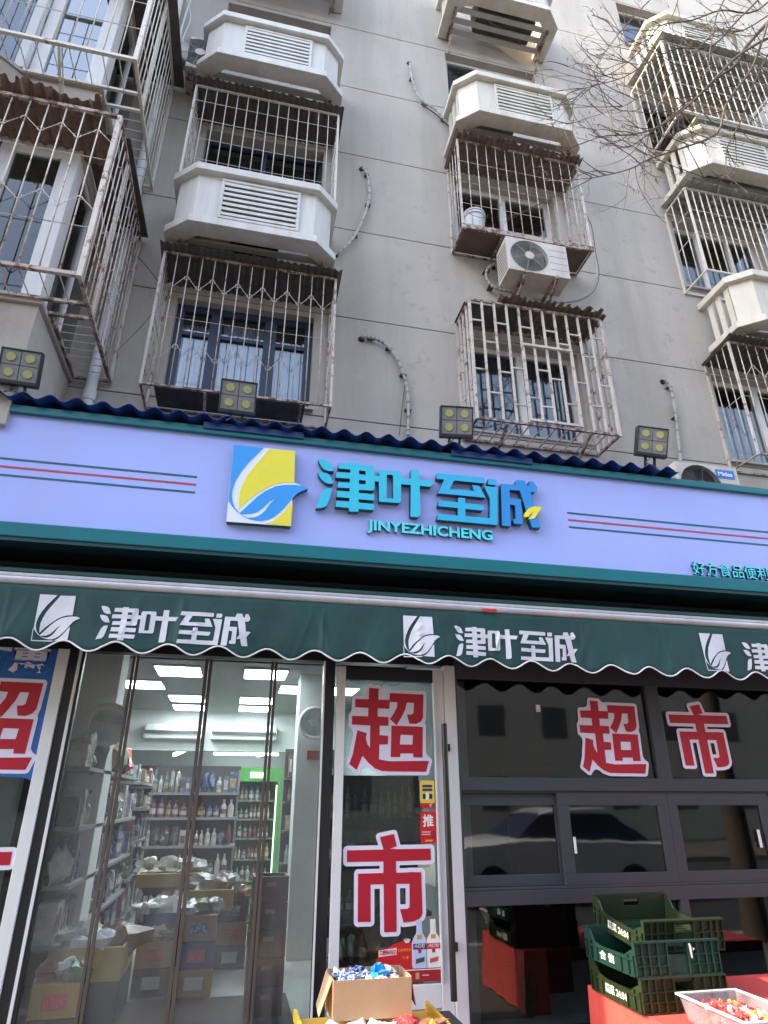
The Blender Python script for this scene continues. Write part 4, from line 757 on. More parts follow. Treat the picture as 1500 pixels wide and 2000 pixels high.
for z in (.615, 1.985): MB().box(1.69, 1.725, 5.30, 5.372, z-.028, z+.028).build('handle_bracket', M['hand'], h)
def flat(par, name, key, x0, x1, z0, z1, y=5.394): return box(name, M[key], par, x0, x1, y, y+.002, z0, z1)
p = MB().xz([(1.487, 1.560), (1.50, 1.548), (1.60, 1.548), (1.606, 1.56), (1.606, 1.725), (1.597, 1.738), (1.497, 1.738), (1.487, 1.725)], 5.391, 5.393).build('sticker', M['pyel'], dr, label='small yellow and red sticker')
flat(p, 'print', 'pred', 1.487, 1.606, 1.536, 1.572, 5.389); flat(p, 'print', 'pnavy', 1.505, 1.588, 1.688, 1.706, 5.388); flat(p, 'print', 'pnavy', 1.505, 1.588, 1.660, 1.678, 5.388)
flat(p, 'print', 'black', 1.508, 1.530, 1.602, 1.640, 5.388); flat(p, 'print', 'black', 1.562, 1.586, 1.602, 1.640, 5.388); flat(p, 'print', 'pwhite', 1.534, 1.558, 1.598, 1.648, 5.388)
inst('print', text_mesh('推', .001, M['pwhite'], bold=.03, box=(.030, .028)), p, (1.560, 5.387, 1.540))
p = flat(dr, 'sticker', 'pred', 1.484, 1.614, 1.285, 1.512); p['label'] = 'red push sticker'
inst('print', text_mesh('推', .001, M['pwhite'], bold=.02, box=(.088, .088)), p, (1.504, 5.391, 1.402))
flat(p, 'print', 'ppink', 1.494, 1.565, 1.362, 1.369, 5.391); flat(p, 'print', 'ppink', 1.494, 1.562, 1.345, 1.352, 5.391); flat(p, 'print', 'porange', 1.52, 1.58, 1.298, 1.312, 5.391)
flat(p, 'print', 'pdred', 1.578, 1.598, 1.315, 1.375, 5.391)
pp = MB().xz([(1.115, .40), (1.612, .40), (1.612, .575), (1.400, .640)]+[(1.385+.285*cos(a)*1.0, .44+.215*sin(a)) for a in [pi*.5+i*pi/2/10 for i in range(11)]], 5.392, 5.395).build('poster', M['pred'], dr, label='red drinks poster with two bottles')
flat(pp, 'print', 'pdred', 1.20, 1.612, .402, .470, 5.389); flat(pp, 'print', 'pwhite', 1.20, 1.612, .470, .475, 5.388); flat(pp, 'print', 'pkhaki', 1.425, 1.452, .418, .456, 5.387); flat(pp, 'print', 'ppink', 1.475, 1.525, .436, .441, 5.387)
for i, (bx_, body, lab_, sm) in enumerate(((1.458, 'pltblue', 'pnavy', 'sheetdark'), (1.564, 'pwhite', 'pred', 'pbrick'))):
    def bottle(s, key, y): return MB().xz([(bx_+x_*s+(0), .482+(z_-.0)*1) for x_, z_ in ((-.040, .0), (.040, .0), (.045, .02), (.045, .155), (.036, .185), (.018, .215), (.016, .30), (-.016, .30), (-.018, .215), (-.036, .185), (-.045, .155), (-.045, .02))], y, y+.001).build('bottle_print', M[key], pp)
    o = bottle(1.30, 'ppink', 5.3885); o2 = bottle(1.13, body, 5.387)
    for nm, k_, a in (('band', lab_, (-.050, .050, .115, .150)), ('seal', 'pgold', (-.018, .018, .178, .205)), ('crest', 'pred', (-.012, .012, .092, .115)), ('neck', 'pltblue' if i == 0 else 'pwhite', (-.012, .012, .208, .29))):
        flat(pp, 'print', k_, bx_+a[0], bx_+a[1], .482+a[2], .482+a[3], 5.3855)
    MB().xz([(bx_-.032, .510), (bx_+.034, .522), (bx_+.036, .550), (bx_-.030, .538)], 5.3855, 5.3862).build('print', M[sm], pp)
    inst('print', text_mesh('牛二小酒' if 0 else '小酒坊', .0008, M['pwhite'], bold=.03, box=(.082, .024)), pp, (bx_-.041, 5.3845, .482+.123))
a = MB().xz([(1.150, .560), (1.285, .570), (1.285, .612), (1.150, .602)], 5.389, 5.390).build('print', M['ppink'], pp)
inst('print', text_mesh('二锅头小酒', .0008, M['pdred'], bold=.03, box=(.12, .028)), a, (1.157, 5.3875, .573))
inst('print', text_mesh('口味更柔和', .0008, M['porange'], bold=.02, box=(.10, .020)), pp, (1.295, 5.389, .585)); inst('print', text_mesh('优享', .0008, M['porange'], bold=.02, box=(.045, .020)), pp, (1.330, 5.389, .540))
for k in range(5): MB().tube([(1.364+.004*(k-2), 5.389, .640), (1.364+.012*(k-2), 5.389, .668-.003*abs(k-2))], .0028, 5).build('print', M['pwhite'], pp)

# soft transparent curtain in the open doorway
sc = thing('door_curtain', 'transparent soft plastic curtain of four strips closing the doorway', 'door curtain', (-.26, 5.42, 0))
seams = [(-1.20, -1.19), (-.85, -.798), (-.292, -.232), (.236, .288), (.672, .676)]
for i in range(4):
    x0, x1 = seams[i][1]-.01, seams[i+1][0]+.01; mb = MB(); nn = 24; vs = []
    for q in range(nn+1):
        x = x0+(x1-x0)*q/nn
        for z in (.03, .7, 1.4, 2.0, 2.64): yy = 5.425+.012*sin(q/nn*pi)*(1+.5*sin(z*2+i))+.004*sin(q*.9+z*3+i); vs += [(x, yy, z)]
    mb.add(vs, [(q*5+k, (q+1)*5+k, (q+1)*5+k+1, q*5+k+1) for q in range(nn) for k in range(4)])
    o = mb.build('curtain_strip', M['curtainp'], sc, smooth=True)
for i in (1, 2, 3):
    x0, x1 = seams[i]
    MB().box(x0, (x0+x1)/2-.003, 5.398, 5.418, .02, 2.64).box((x0+x1)/2+.003, x1, 5.398, 5.418, .02, 2.64).build('magnet_seam', M['steel'], sc, bevel=.003)
# grey window wall right of the door
gw = thing('window_wall', 'dark grey framed window wall with red characters right of the door', 'window', (4.5, 5.4, 0))
g = M['grey']; XE = 7.5
def bar(nm, x0, x1, z0, z1, y0=5.36, y1=5.44, m=g, b=.003): return box(nm, m, gw, x0, x1, y0, y1, z0, z1, bevel=b)
bar('transom', 1.811, XE, 1.664, 1.765); bar('transom', 1.811, XE, .855, .955); bar('sill', 1.811, XE, 0, .08)
for x in (3.642, 5.56): bar('mullion', x, x+.13, 1.765, 2.56)
for x in (3.655, 5.6): bar('mullion', x, x+.075, .08, .855)
bar('post', 1.811, 1.828, .08, 2.56, 5.362, 5.438)
for x0, x1 in ((1.828, 3.642), (3.772, 5.56), (5.69, XE)):
    box('pane', M['shopglass'], gw, x0, x1, 5.40, 5.407, 1.765, 2.56)
for x0, x1 in ((1.828, 3.655), (3.73, 5.6), (5.675, XE)): box('pane', M['shopglass'], gw, x0, x1, 5.40, 5.407, .08, .855)
bar('sash_track', 1.828, XE, .956, .975, 5.375, 5.44); bar('sash_track', 1.828, XE, 1.648, 1.6635, 5.375, 5.44)
def sash(x0, x1, y, wl, wr):
    s = thing('x', '', '') if 0 else MB().box(x0, x1, y, y+.035, .976, 1.056).box(x0, x1, y, y+.035, 1.553, 1.646).box(x0, x0+wl, y+.001, y+.034, 1.056, 1.553).box(x1-wr, x1, y+.001, y+.034, 1.056, 1.553).build('sash', g, gw, bevel=.003)
    box('sash_pane', M['shopglass'], s, x0+wl, x1-wr, y+.015, y+.021, 1.056, 1.553); return s
sash(1.829, 2.72, 5.412, .02, .07)
s1 = sash(2.665, 3.69, 5.374, .10, .10); s2 = sash(3.693, 4.70, 5.374, .09, .10); sash(4.66, 5.7, 5.412, .09, .09); sash(5.71, 6.8, 5.374, .09, .09)
box('sash_handle', M['alum'], s1, 2.768, 2.784, 5.352, 5.373, 1.20, 1.32, bevel=.004); box('sash_handle', M['alum'], s2, 4.52, 4.536, 5.352, 5.373, 1.22, 1.36, bevel=.004)
big_char(gw, 'chao', 2.917, 5.392, 1.782, .93); big_char(gw, 'shi', 3.835, 5.392, 1.785, .93)
o = box('notice', M['print_w'], gw, 2.56, 2.60, 5.392, 5.396, 2.30, 2.36)

# ================================================================ inside the shop
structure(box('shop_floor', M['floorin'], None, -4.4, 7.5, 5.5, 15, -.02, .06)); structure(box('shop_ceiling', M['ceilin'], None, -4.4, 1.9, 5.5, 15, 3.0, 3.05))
structure(MB().box(-4.4, 1.9, 14.9, 15, 0, 3.0).box(-4.5, -4.4, 5.5, 15, 0, 3.0).build('shop_wall', M['wallin'])); structure(box('shade_partition', M['wallin'], None, 1.88, 1.95, 5.52, 15, 0, 3.05))  # partition added to keep shop light from behind the grey windows
structure(box('ceiling_beam', M['wallin'], None, -4.4, 1.88, 12.0, 12.3, 2.35, 3.0))
structure(box('dark_room_back', M['dark'], None, 1.96, 7.6, 7.4, 7.5, 0, 3.34)); structure(box('dark_room_ceiling', M['dark'], None, 1.96, 7.6, 5.5, 7.5, 3.0, 3.05))  # near-black surfaces, darkness behind the grey glass put into their colour
tag(box('door_mat', M['matin'], None, -1.15, .62, 5.55, 6.75, .06, .075), 'dark brown mat inside the doorway', 'mat')
for i, (x, y, lb) in enumerate(((-1.25, 9.1, 'ceiling light panel nearest the white column on the left'), (-.72, 8.0, 'front ceiling light panel of the left row'), (.29, 7.98, 'front ceiling light panel of the right row'), (.79, 9.1, 'ceiling light panel near the right column'),
    (-.76, 10.3, 'second ceiling light panel of the left row'), (.27, 10.3, 'second ceiling light panel of the right row'), (-.78, 11.35, 'rearmost ceiling light panel of the left row'), (.27, 11.3, 'rearmost ceiling light panel of the right row'), (1.35, 9.1, 'ceiling light panel hidden by the right column'))):
    t = thing('ceiling_light', lb, 'ceiling light', (x, y, 2.99), 'square ceiling light panels in the shop')
    MB().box(x-.26, x+.26, y-.31, y+.31, 2.975, 2.995).build('frame', M['alum'], t); box('diffuser', M['lamp'], t, x-.245, x+.245, y-.295, y+.295, 2.968, 2.974)
for lb, x0, x1, y, z, rot in (('tube light at the back left of the shop', -1.1, -.5, 13.4, 2.36, 1), ('long tube light over the green fridge', -.4, .9, 14.2, 2.42, 0), ('tube light at the back right of the shop', .45, .8, 13.2, 2.36, 1)):
    if rot: tag(MB().beam((x0, y, z), (x0+.35, y-1.1, z+.06), .05).build('tube_light', M['lamp2']), lb, 'tube light')
    else: tag(box('tube_light', M['lamp2'], None, x0, x1, y, y+.05, z, z+.05), lb, 'tube light')
for lb, x0, x1 in (('long white wall air conditioner on the left of the beam', -1.5, -.55), ('long white wall air conditioner on the right of the beam', -.42, .70)):
    t = thing('air_conditioner', lb, 'air conditioner', ((x0+x1)/2, 12, 2.6)); box('casing', M['wallin'], t, x0, x1, 11.78, 11.995, 2.52, 2.76, bevel=.03); box('air_outlet', M['dshelf'], t, x0+.02, x1-.02, 11.74, 11.75, 2.60, 2.65)
for lb, x0, x1, y0, y1 in (('white column left of the doorway inside', -1.75, -1.13, 6.62, 7.0), ('white column seen right through the curtain', .72, 1.10, 8.0, 8.4)):
    tag(box('column', M['wallin'], None, x0, x1, y0, y1, .06, 3.0), lb, 'column')
def wall_fan(lb, x, y, z):
    t = thing('wall_fan', lb, 'fan', (x, y, z))
    MB().tube([(x+.17*cos(a), y, z+.17*sin(a)) for a in [i*pi/12 for i in range(25)]], .022, 8).build('guard_ring', M['fanw'], t, smooth=True)
    g_ = MB()
    for k in range(20): g_.beam((x, y-.03, z), (x+.165*cos(k*pi/10), y, z+.165*sin(k*pi/10)), .004)
    g_.build('guard', M['fanw'], t); MB().disc((x, y+.03, z), .15, (0, 1, 0), .01, 24).build('back_plate', M['fanw'], t); MB().disc((x, y-.03, z), .04, (0, 1, 0), .02).build('hub', M['fanw'], t); MB().disc((x, y+.06, z), .05, (0, 1, 0), .1).build('motor', M['fanw'], t)
    for k in range(3): MB().add([(x, y, z), (x+.14*cos(k*2.09), y, z+.14*sin(k*2.09)), (x+.14*cos(k*2.09+.8), y+.03, z+.14*sin(k*2.09+.8))], [(0, 1, 2)]).build('blade', M['pltblue'], t)
wall_fan('white round fan on the left inside the shop', -1.14, 6.45, 2.215); wall_fan('white round fan on the right column inside the shop', .90, 7.9, 2.42)
t = box('notice', M['pdred'], None, .84, 1.0, 7.985, 7.995, 2.02, 2.12); tag(t, 'small red notice on the right column inside', 'notice')
t = box('notice', M['pdred'], None, -1.40, -1.27, 7.5, 7.51, 2.08, 2.18); tag(t, 'small red notice on the left wall inside', 'notice')
PAL = [mat('goods_%d' % i, c_, .4, var=.35, scale=9, col2=[(.45, .44, .42), (.30, .30, .34), (.04, .04, .06)][i % 3], thr=.54) for i, c_ in enumerate([(.32, .32, .30), (.05, .07, .16), (.17, .05, .05), (.26, .20, .07), (.05, .10, .06), (.16, .11, .07), (.38, .37, .35), (.09, .12, .18), (.1, .1, .1)])]
for i_, m_ in enumerate(PAL): pass
def item(mb, kind, x, y, z, w_, d_, h, ax):
    """one packet: body plus a paler or darker label; ax 0 faces the street, 1 faces the aisle"""
    c0 = rnd.choice(mb.idx); mb.cur = c0
    if kind == 0:
        mb.box(x, x+w_, y, y+d_, z, z+h)
        mb.cur = rnd.choice((0, 6, 3, 2, 1)); a, b_ = rnd.uniform(.1, .3), rnd.uniform(.55, .85)
        if ax == 0: mb.box(x+w_*.12, x+w_*.88, y-.002, y, z+h*a, z+h*b_)
        else: mb.box(x+w_, x+w_+.002, y+d_*.12, y+d_*.88, z+h*a, z+h*b_)
    elif kind == 1:
        q = min(w_, d_)/2; cx, cy = x+w_-q, y+q
        if ax == 0: cx = x+w_/2
        mb.tube([(cx, cy, z), (cx, cy, z+h*.6), (cx, cy, z+h*.78), (cx, cy, z+h)], [q*.9, q*.9, q*.35, q*.35], 8)
        mb.cur = rnd.choice((0, 6, 3, 2)); mb.tube([(cx, cy, z+h*.18), (cx, cy, z+h*.45)], q*.93, 8, False)
    else:
        mb.blob((x+w_/2, y+d_/2, z+h*.45), w_*.52, d_*.5, h*.47, rnd.random()*50, .35, 8)
def goods(par, x0, x1, y, d, z, h, dens=.09, bottle=False, idx=None):
    mb = MB(); x = x0; mb.idx = idx or list(range(len(PAL)))
    while x < x1-.03:
        k = 1 if bottle else rnd.choice((0, 0, 2, 1)); w_ = rnd.uniform(.6, 1.2)*dens; hh = h*rnd.uniform(.55, 1); c0 = rnd.choice(mb.idx); s_ = mb.idx; mb.idx = [c0]
        for q in range(rnd.choice((1, 2, 3))):
            if x < x1-w_: item(mb, k, x, y, z, w_-.006, min(d, .16), hh, 0); x += w_
        mb.idx = s_; x += .004
    stuff(mb.build('goods', PAL, par))
def rack(lb, x0, x1, y0, y1, zs, mt='shelf', front='y', **kw):
    t = thing('shelf_unit', lb, 'shelves', ((x0+x1)/2, (y0+y1)/2, .06)); 
    for z in zs: box('shelf_board', M[mt], t, x0, x1, y0, y1, z-.03, z)
    for x in (x0, x1-.03): box('upright', M[mt], t, x, x+.03, y1-.04, y1, .06, zs[-1]+.3)
    box('back_panel', M['dshelf'], t, x0, x1, y1-.02, y1-.01, .1, zs[-1]+.35)
    for i, z in enumerate(zs): goods(t, x0+.03, x1-.03, y0+.03, y1-y0-.08, z+.002, min(.28, (zs[i+1]-z-.06) if i+1 < len(zs) else .28), bottle=(i % 2 == 1), **kw)
    return t
rack('long shelves of bottles and green bags in the middle of the shop', -1.05, .12, 9.6, 10.1, [.35, .72, 1.05, 1.38, 1.68], dens=.10)
rack('dark shelves at the right of the curtain with packets', .66, 1.4, 8.6, 9.0, [.5, .9, 1.25, 1.58, 1.85], mt='dshelf', dens=.07)
def rack_side(lb, x0, x1, y0, y1, zs, idx=None, dens=.12):
    t = thing('shelf_unit', lb, 'shelves', ((x0+x1)/2, (y0+y1)/2, .06))
    for z in zs: box('shelf_board', M['shelf'], t, x0, x1, y0, y1, z-.03, z)
    for i, z in enumerate(zs):
        y = y0; mb = MB(); mb.idx = idx or list(range(len(PAL))); h = min(.36, (zs[i+1]-z-.06) if i+1 < len(zs) else .24)
        while y < y1-.1:
            w_ = dens*rnd.uniform(.7, 1.3); k = rnd.choice((0, 0, 1, 2)); hh = h*rnd.uniform(.45, .98); c0 = rnd.choice(mb.idx); s_ = mb.idx; mb.idx = [c0]; dp = rnd.uniform(.0, .05)
            for q in range(rnd.choice((1, 2, 3, 4))):
                if y < y1-w_: item(mb, k, x1-.16-dp, y, z+.002, .14, w_-.006, hh, 1); y += w_
            mb.idx = s_; y += .004
        stuff(mb.build('goods', PAL, t))
    box('back_panel', M['dshelf'], t, x0, x0+.01, y0, y1, .1, zs[-1]+.2)
rack_side('tall shelves of white and blue packets along the left', -1.60, -1.13, 5.95, 9.3, [.25, .62, 1.0, 1.4, 1.84], idx=[0, 1, 6, 7, 6, 1, 8, 1], dens=.075); rack_side('shelves further back along the left wall', -1.55, -1.12, 9.4, 11.5, [.3, .7, 1.1, 1.5, 1.8], dens=.09)
for k in range(5): tag(MB().blob((-1.25+.02*k, 6.15+.42*k, 1.97), .12, .13, .15, k).build('packet', M[('packg', 'winblue', 'packbr', 'gbag', 'packr')[k]], smooth=True), ('silver packet on top of the left shelves nearest the door', 'blue packet on top of the left shelves', 'brown packet on top of the left shelves', 'green packet on top of the left shelves', 'red packet on top of the left shelves')[k], 'packet')
fr = thing('drinks_fridge', 'tall green drinks fridge with lit shelves at the back', 'fridge', (.32, 11, .06))
fx0, fx1 = .0, .78
MB().box(fx0, fx0+.07, 10.9, 11.5, .06, 2.05).box(fx1-.07, fx1, 10.9, 11.5, .06, 2.05).box(fx0+.07, fx1-.07, 10.9, 11.5, 1.85, 2.05).box(fx0+.07, fx1-.07, 10.9, 11.5, .06, .45).box(fx0+.07, fx1-.07, 11.45, 11.5, .45, 1.85).build('cabinet', M['fgreen'], fr)
box('light_strip', M['fridge_l'], fr, fx1-.09, fx1-.075, 10.93, 10.95, .5, 1.8); box('sign_light', M['fridge_l'], fr, .28, .52, 10.88, 10.895, 1.90, 1.98)
for z in (.5, .78, 1.06, 1.32, 1.58): box('shelf_board', M['shelf'], fr, fx0+.08, fx1-.1, 10.95, 11.4, z-.015, z); goods(fr, fx0+.09, fx1-.11, 10.96, .2, z, .22, .075, True)
def tray(lb, x0, x1, y0, y1, z0, z1, mt, nbag, bagm, cat='crate', seed=0, br=.13):
    t = thing('produce_crate', lb, cat, ((x0+x1)/2, (y0+y1)/2, z0)); e = .02
    MB().box(x0, x1, y0, y0+e, z0, z1).box(x0, x1, y1-e, y1, z0, z1).box(x0, x0+e, y0+e, y1-e, z0, z1).box(x1-e, x1, y0+e, y1-e, z0, z1).box(x0+e, x1-e, y0+e, y1-e, z0, z0+e).build('crate_body', M[mt], t, bevel=.006)
    rn = random.Random(seed)
    for k in range(nbag):
        x, y = x0+(x1-x0)*(k+.5)/nbag+rn.uniform(-.03, .03), rn.uniform(y0+.1, y1-.1)
        tag(MB().blob((x, y, z1+.02), br, br*.8, br*.62, seed*9+k, .5, 12).build('goods_bag', M[bagm[k % len(bagm)]], smooth=True), 'bag of goods lying in the '+lb, 'bag', 'bags in the '+cat+' '+mt.replace('ycrate', 'of the yellow trays').replace('bcrate', 'of the blue tray'))
tray('yellow tray near the doorway at the lower left', -1.22, -.68, 6.05, 6.75, .36, .58, 'ycrate', 3, ['packg', 'packw', 'packbr'], seed=4, br=.19)
tray('yellow tray in the middle heaped with pale bags', -.84, -.20, 7.6, 8.1, .80, .92, 'ycrate', 4, ['packg'], seed=5)
tray('yellow tray in front of the middle shelves, lower', -.34, .12, 7.3, 7.8, .62, .80, 'ycrate', 4, ['packbr', 'packg'], seed=6)
tray('blue tray on the shop floor behind the yellow one', -.66, -.34, 7.0, 7.4, .30, .66, 'bcrate', 3, ['packg', 'packw'], seed=7)
for i in range(2): tag(box('display_table', M['dshelf'], None, (-1.22, -.72)[i], (-.68, .28)[i], (6.05, 8.0)[i], (6.75, 8.7)[i], .06, (.36, .50)[i]), ('low dark stand under the near yellow tray', 'dark stand under the middle trays')[i], 'stand')
for k in range(5):
    t = thing('beer_crate', 'brown beer crate in the stack behind the curtain, %s' % ('lowest', 'second from the bottom', 'middle one', 'second from the top', 'topmost')[k], 'crate', (.42, 6.2, .075+k*.195), 'brown crates stacked behind the curtain')
    z = .075+k*.19; MB().box(.25, .54, 6.10, 6.12, z, z+.183).box(.25, .54, 6.38, 6.40, z, z+.183).box(.25, .27, 6.12, 6.38, z, z+.183).box(.52, .54, 6.12, 6.38, z, z+.183).build('crate_body', M['brcrate'], t, bevel=.005)
    box('grip', M['packbr'], t, .36, .44, 6.093, 6.099, z+.11, z+.14)
rack('dark cabinet of goods added behind the hinged glass door to darken it', .82, 1.72, 5.95, 6.3, [.4, .75, 1.1, 1.45], mt='dshelf', dens=.09)  # cabinet added so the lower door glass reads dark
rack('shelves of bottles and packets along the back of the shop', -1.9, -.1, 12.6, 13.0, [.4, .75, 1.1, 1.45, 1.8], dens=.09)
rack('tall shelf unit at the back right beside the green fridge', .9, 1.8, 11.2, 11.6, [.4, .75, 1.1, 1.45, 1.8], dens=.09)
rs2 = random.Random(44); CN = ('lowest', 'second', 'third', 'top')
for j_, (x_, y_, n_) in enumerate(((-.60, 6.15, 0), (-.52, 7.05, 2), (-.16, 6.95, 3), (.14, 7.9, 3), (.45, 7.6, 2), (-1.02, 5.72, 2))):
    for k in range(n_):
        z_ = .062+.20*k; o = box('carton', M[('card', 'brcrate', 'ycrate', 'bcrate')[(j_+k) % 4]], None, x_-.16+rs2.uniform(-.01, .01), x_+.15, y_-.12, y_+.13, z_, z_+.195, bevel=.006)
        tag(o, '%s box of the %s stack of cartons on the shop floor' % (CN[k], ('', 'second', 'middle', 'fourth', 'rearmost', 'nearest')[j_]), 'carton')
        box('carton_label', M[('packw', 'packr', 'packb')[k % 3]], o, x_-.08, x_+.07, y_-.123, y_-.121, z_+.05, z_+.14)
    z_ = .062+.20*n_
    if n_:
        for q in range(3): tag(MB().blob((x_-.10+.1*q, y_+rs2.uniform(-.05, .05), z_+.04), .085, .08, .06, 300+j_*5+q, .4, 12).build('goods_bag', M[('packg', 'packbr', 'packw', 'gbag')[(j_+q) % 4]], smooth=True), 'bag of goods on the %s stack of cartons' % ('', 'second', 'middle', 'fourth', 'rearmost', 'nearest')[j_], 'bag', 'bags on the cartons')
# things dimly seen behind the grey windows
tag(box('display_board', mat('dark_red', (.10, .008, .012), .6), None, 2.6, 3.1, 6.3, 6.34, .06, 1.9), 'dark red board behind the grey window', 'board')
tag(box('storage_crate', M['gbag'], None, 1.98, 2.45, 5.7, 6.1, .06, .34, bevel=.01), 'green crate on the floor behind the lower grey window', 'crate')
tag(MB().blob((2.25, 6.0, .75), .05, .05, .10, 2).build('hanging_bag', M['gbag'], smooth=True), 'green bag behind the lower grey window', 'bag')
tag(box('curtain_panel', M['pbrick'], None, 2.35, 2.62, 5.75, 5.8, .06, .50), 'red cloth behind the lower grey window', 'cloth')

# ================================================================ goods outside
tb = thing('display_table', 'table under a red cloth carrying the green crates', 'table', (3.6, 4.4, 0))
mb = MB(); n = 60; vs = []; pl = [(2.50, 4.87)]+[(2.50, 4.87-.97*i/20) for i in range(1, 21)]+[(2.50+2.3*i/50, 3.90) for i in range(1, 51)]+[(4.8, 4.87)]
top = [(x, y, .445) for x, y in pl]; bot = [(x-(.02+.014*sin(i*1.1)) if x < 2.51 else x, y-(.02+.018*sin(i*1.3)) if y < 3.91 else y, .02) for i, (x, y) in enumerate(pl)]
k_ = len(pl); mb.add(top+bot, [tuple(range(k_))]+[(i, (i+1)%k_, k_+(i+1)%k_, k_+i) for i in range(k_)]); mb.build('table_cloth', M['cloth'], tb)
def green_crate(label, x, y, z, rot, mt, text=None, L=.585, W=.58, H=.176):
    t = thing('green_crate', label, 'crate', (x, y, z), 'green plastic crates stacked on the red table'); m_ = M[mt]; e = .014
    def B(nm, x0, x1, y0, y1, z0, z1, m=m_, par=t, bv=0): 
        o = box(nm, m, None, x0, x1, y0, y1, z0, z1, bevel=bv); o.parent = par; return o
    B('base', e, W-e, e, L-e, .004, .016)
    for k in range(14): B('base_rib', e, W-e, e+.01+k*.04, e+.016+k*.04, .016, .020)
    for yy, out in ((0, -1), (L-e, 1)):                        # end walls with grip opening and ribs
        gx0, gx1, gz0, gz1 = W*.40, W*.62, H*.60, H*.84
        f = MB().box(0, gx0, yy, yy+e, 0, H).box(gx1, W, yy, yy+e, 0, H).box(gx0, gx1, yy, yy+e, 0, gz0).box(gx0, gx1, yy, yy+e, gz1, H); o = f.build('end_wall', m_); o.parent = t
        y0_, y1_ = (yy-.016, yy) if out < 0 else (yy+e, yy+e+.016)
        for q in (0, .09, .17, .27, .38, .63, .74, .84, .92, 1): B('rib', max(0, W*q-.004), min(W, W*q+.004), y0_, y1_, 0, H-.006)
        for q in (.30, .58): 
            B('rib', 0, gx0, y0_+.001, y1_-.001, H*q, H*q+.005); B('rib', gx1, W, y0_+.001, y1_-.001, H*q, H*q+.005)
        B('rim', -.004, W+.004, y0_-.004, yy+e if out < 0 else y1_+.004, H-.006, H+.004); B('rim', 0, W, y0_, y1_, -.002, .006)
    for xx, out in ((0, -1), (W-e, 1)):                        # side walls, lower in the middle
        pr = [(e, 0), (L-e, 0), (L-e, H), (L*.90, H*.92), (L*.83, H*.60), (L*.70, H*.52), (L*.2, H*.52), (L*.10, H*.70), (e, H*.80)]
        n = len(pr); f = MB().add([(xx, a, b) for a, b in pr]+[(xx+e, a, b) for a, b in pr], [tuple(range(n)), tuple(range(n, 2*n))[::-1]]+[(i, (i+1)%n, n+(i+1)%n, n+i) for i in range(n)]); o = f.build('side_wall', m_); o.parent = t
        for q in (.0, .10, .24, .74, .86, .97):
            B('rib', xx-.012 if out < 0 else xx+e, xx if out < 0 else xx+e+.012, L*q, L*q+.008, .0, H*(.5 if .1 < q < .8 else .62))
        B('rim', xx-.014 if out < 0 else xx+e, xx if out < 0 else xx+e+.014, e, L-e, H*.46, H*.50); B('rim', xx-.012 if out < 0 else xx+e, xx if out < 0 else xx+e+.012, e, L-e, 0, .006)
    if text:
        me = text_mesh(text, .0015, M['cwhite'], bold=.006, box=(L*.42 if len(text) > 3 else L*.30, .050)); o = bpy.data.objects.new('painted_mark', me); C.objects.link(o); o.parent = t
        o.rotation_euler = (0, 0, -pi/2); o.location = (-.002, L*.70, H*.13)
        o.location.x = -.003
    t.rotation_euler = (0, 0, rot); return t
green_crate('bottom green crate of the stack, olive sides with white writing', 2.48, 4.175, .449, R(0), 'crateb', '蔬菜 24.04')
g2 = green_crate('middle green crate of the stack with teal front grid and white paint dab', 2.47, 4.18, .628, R(0), 'crate2', '合 信')
box('paint_mark', M['cwhite'], None, 0, 0, 0, 0, 0, 0) if 0 else None
pm_ = MB().xz([(.375, .09), (.385, .085), (.386, .15), (.378, .165), (.370, .16)], -.0215, -.0205).xz([(.395, .125), (.41, .135), (.395, .14)], -.0215, -.0205).build('paint_mark', M['cwhite']); pm_.parent = g2
g3 = green_crate('top green crate, tilted and pushed back on the stack', 2.64, 4.34, .715, R(4), 'crate', '蔬菜 24.04')
g3.rotation_euler = (R(7.5), 0, R(.5))
# clear tub of red sweets
tu = thing('plastic_tub', 'translucent tub of red wrapped sweets on the red cloth', 'tub', (2.95, 3.85, .449))
def ringtub(x0, x1, y0, y1, t_, z0, z1, flare=.03):
    a = [(x0+flare, y0+flare), (x1-flare, y0+flare), (x1-flare, y1-flare), (x0+flare, y1-flare)]; b_ = [(x0, y0), (x1, y0), (x1, y1), (x0, y1)]
    ins = lambda P: [(x+(t_ if x < (x0+x1)/2 else -t_), y+(t_ if y < (y0+y1)/2 else -t_)) for x, y in P]
    vs = [(x, y, z0) for x, y in a]+[(x, y, z1) for x, y in b_]+[(x, y, z1) for x, y in ins(b_)]+[(x, y, z0+t_) for x, y in ins(a)]
    fs = [(0,3,2,1), (12,13,14,15)]+[(4*r_+i, 4*r_+(i+1)%4, 4*r_+4+(i+1)%4, 4*r_+4+i) for r_ in range(3) for i in range(4)]
    return MB().add(vs, fs)
TX0, TX1, TY0, TY1, TZ = 2.64, 3.02, 3.50, 4.04, .575
ringtub(TX0, TX1, TY0, TY1, .004, .45, TZ, .025).build('tub_body', M['tub'], tu)
MB().box(TX0-.014, TX1+.014, TY1, TY1+.014, TZ-.008, TZ+.004).box(TX0-.014, TX0, TY0, TY1, TZ-.008, TZ+.004).box(TX1, TX1+.014, TY0, TY1, TZ-.008, TZ+.004).box(TX0-.014, TX1+.014, TY0-.014, TY0, TZ-.008, TZ+.004).build('tub_rim', M['piping'], tu, bevel=.003)
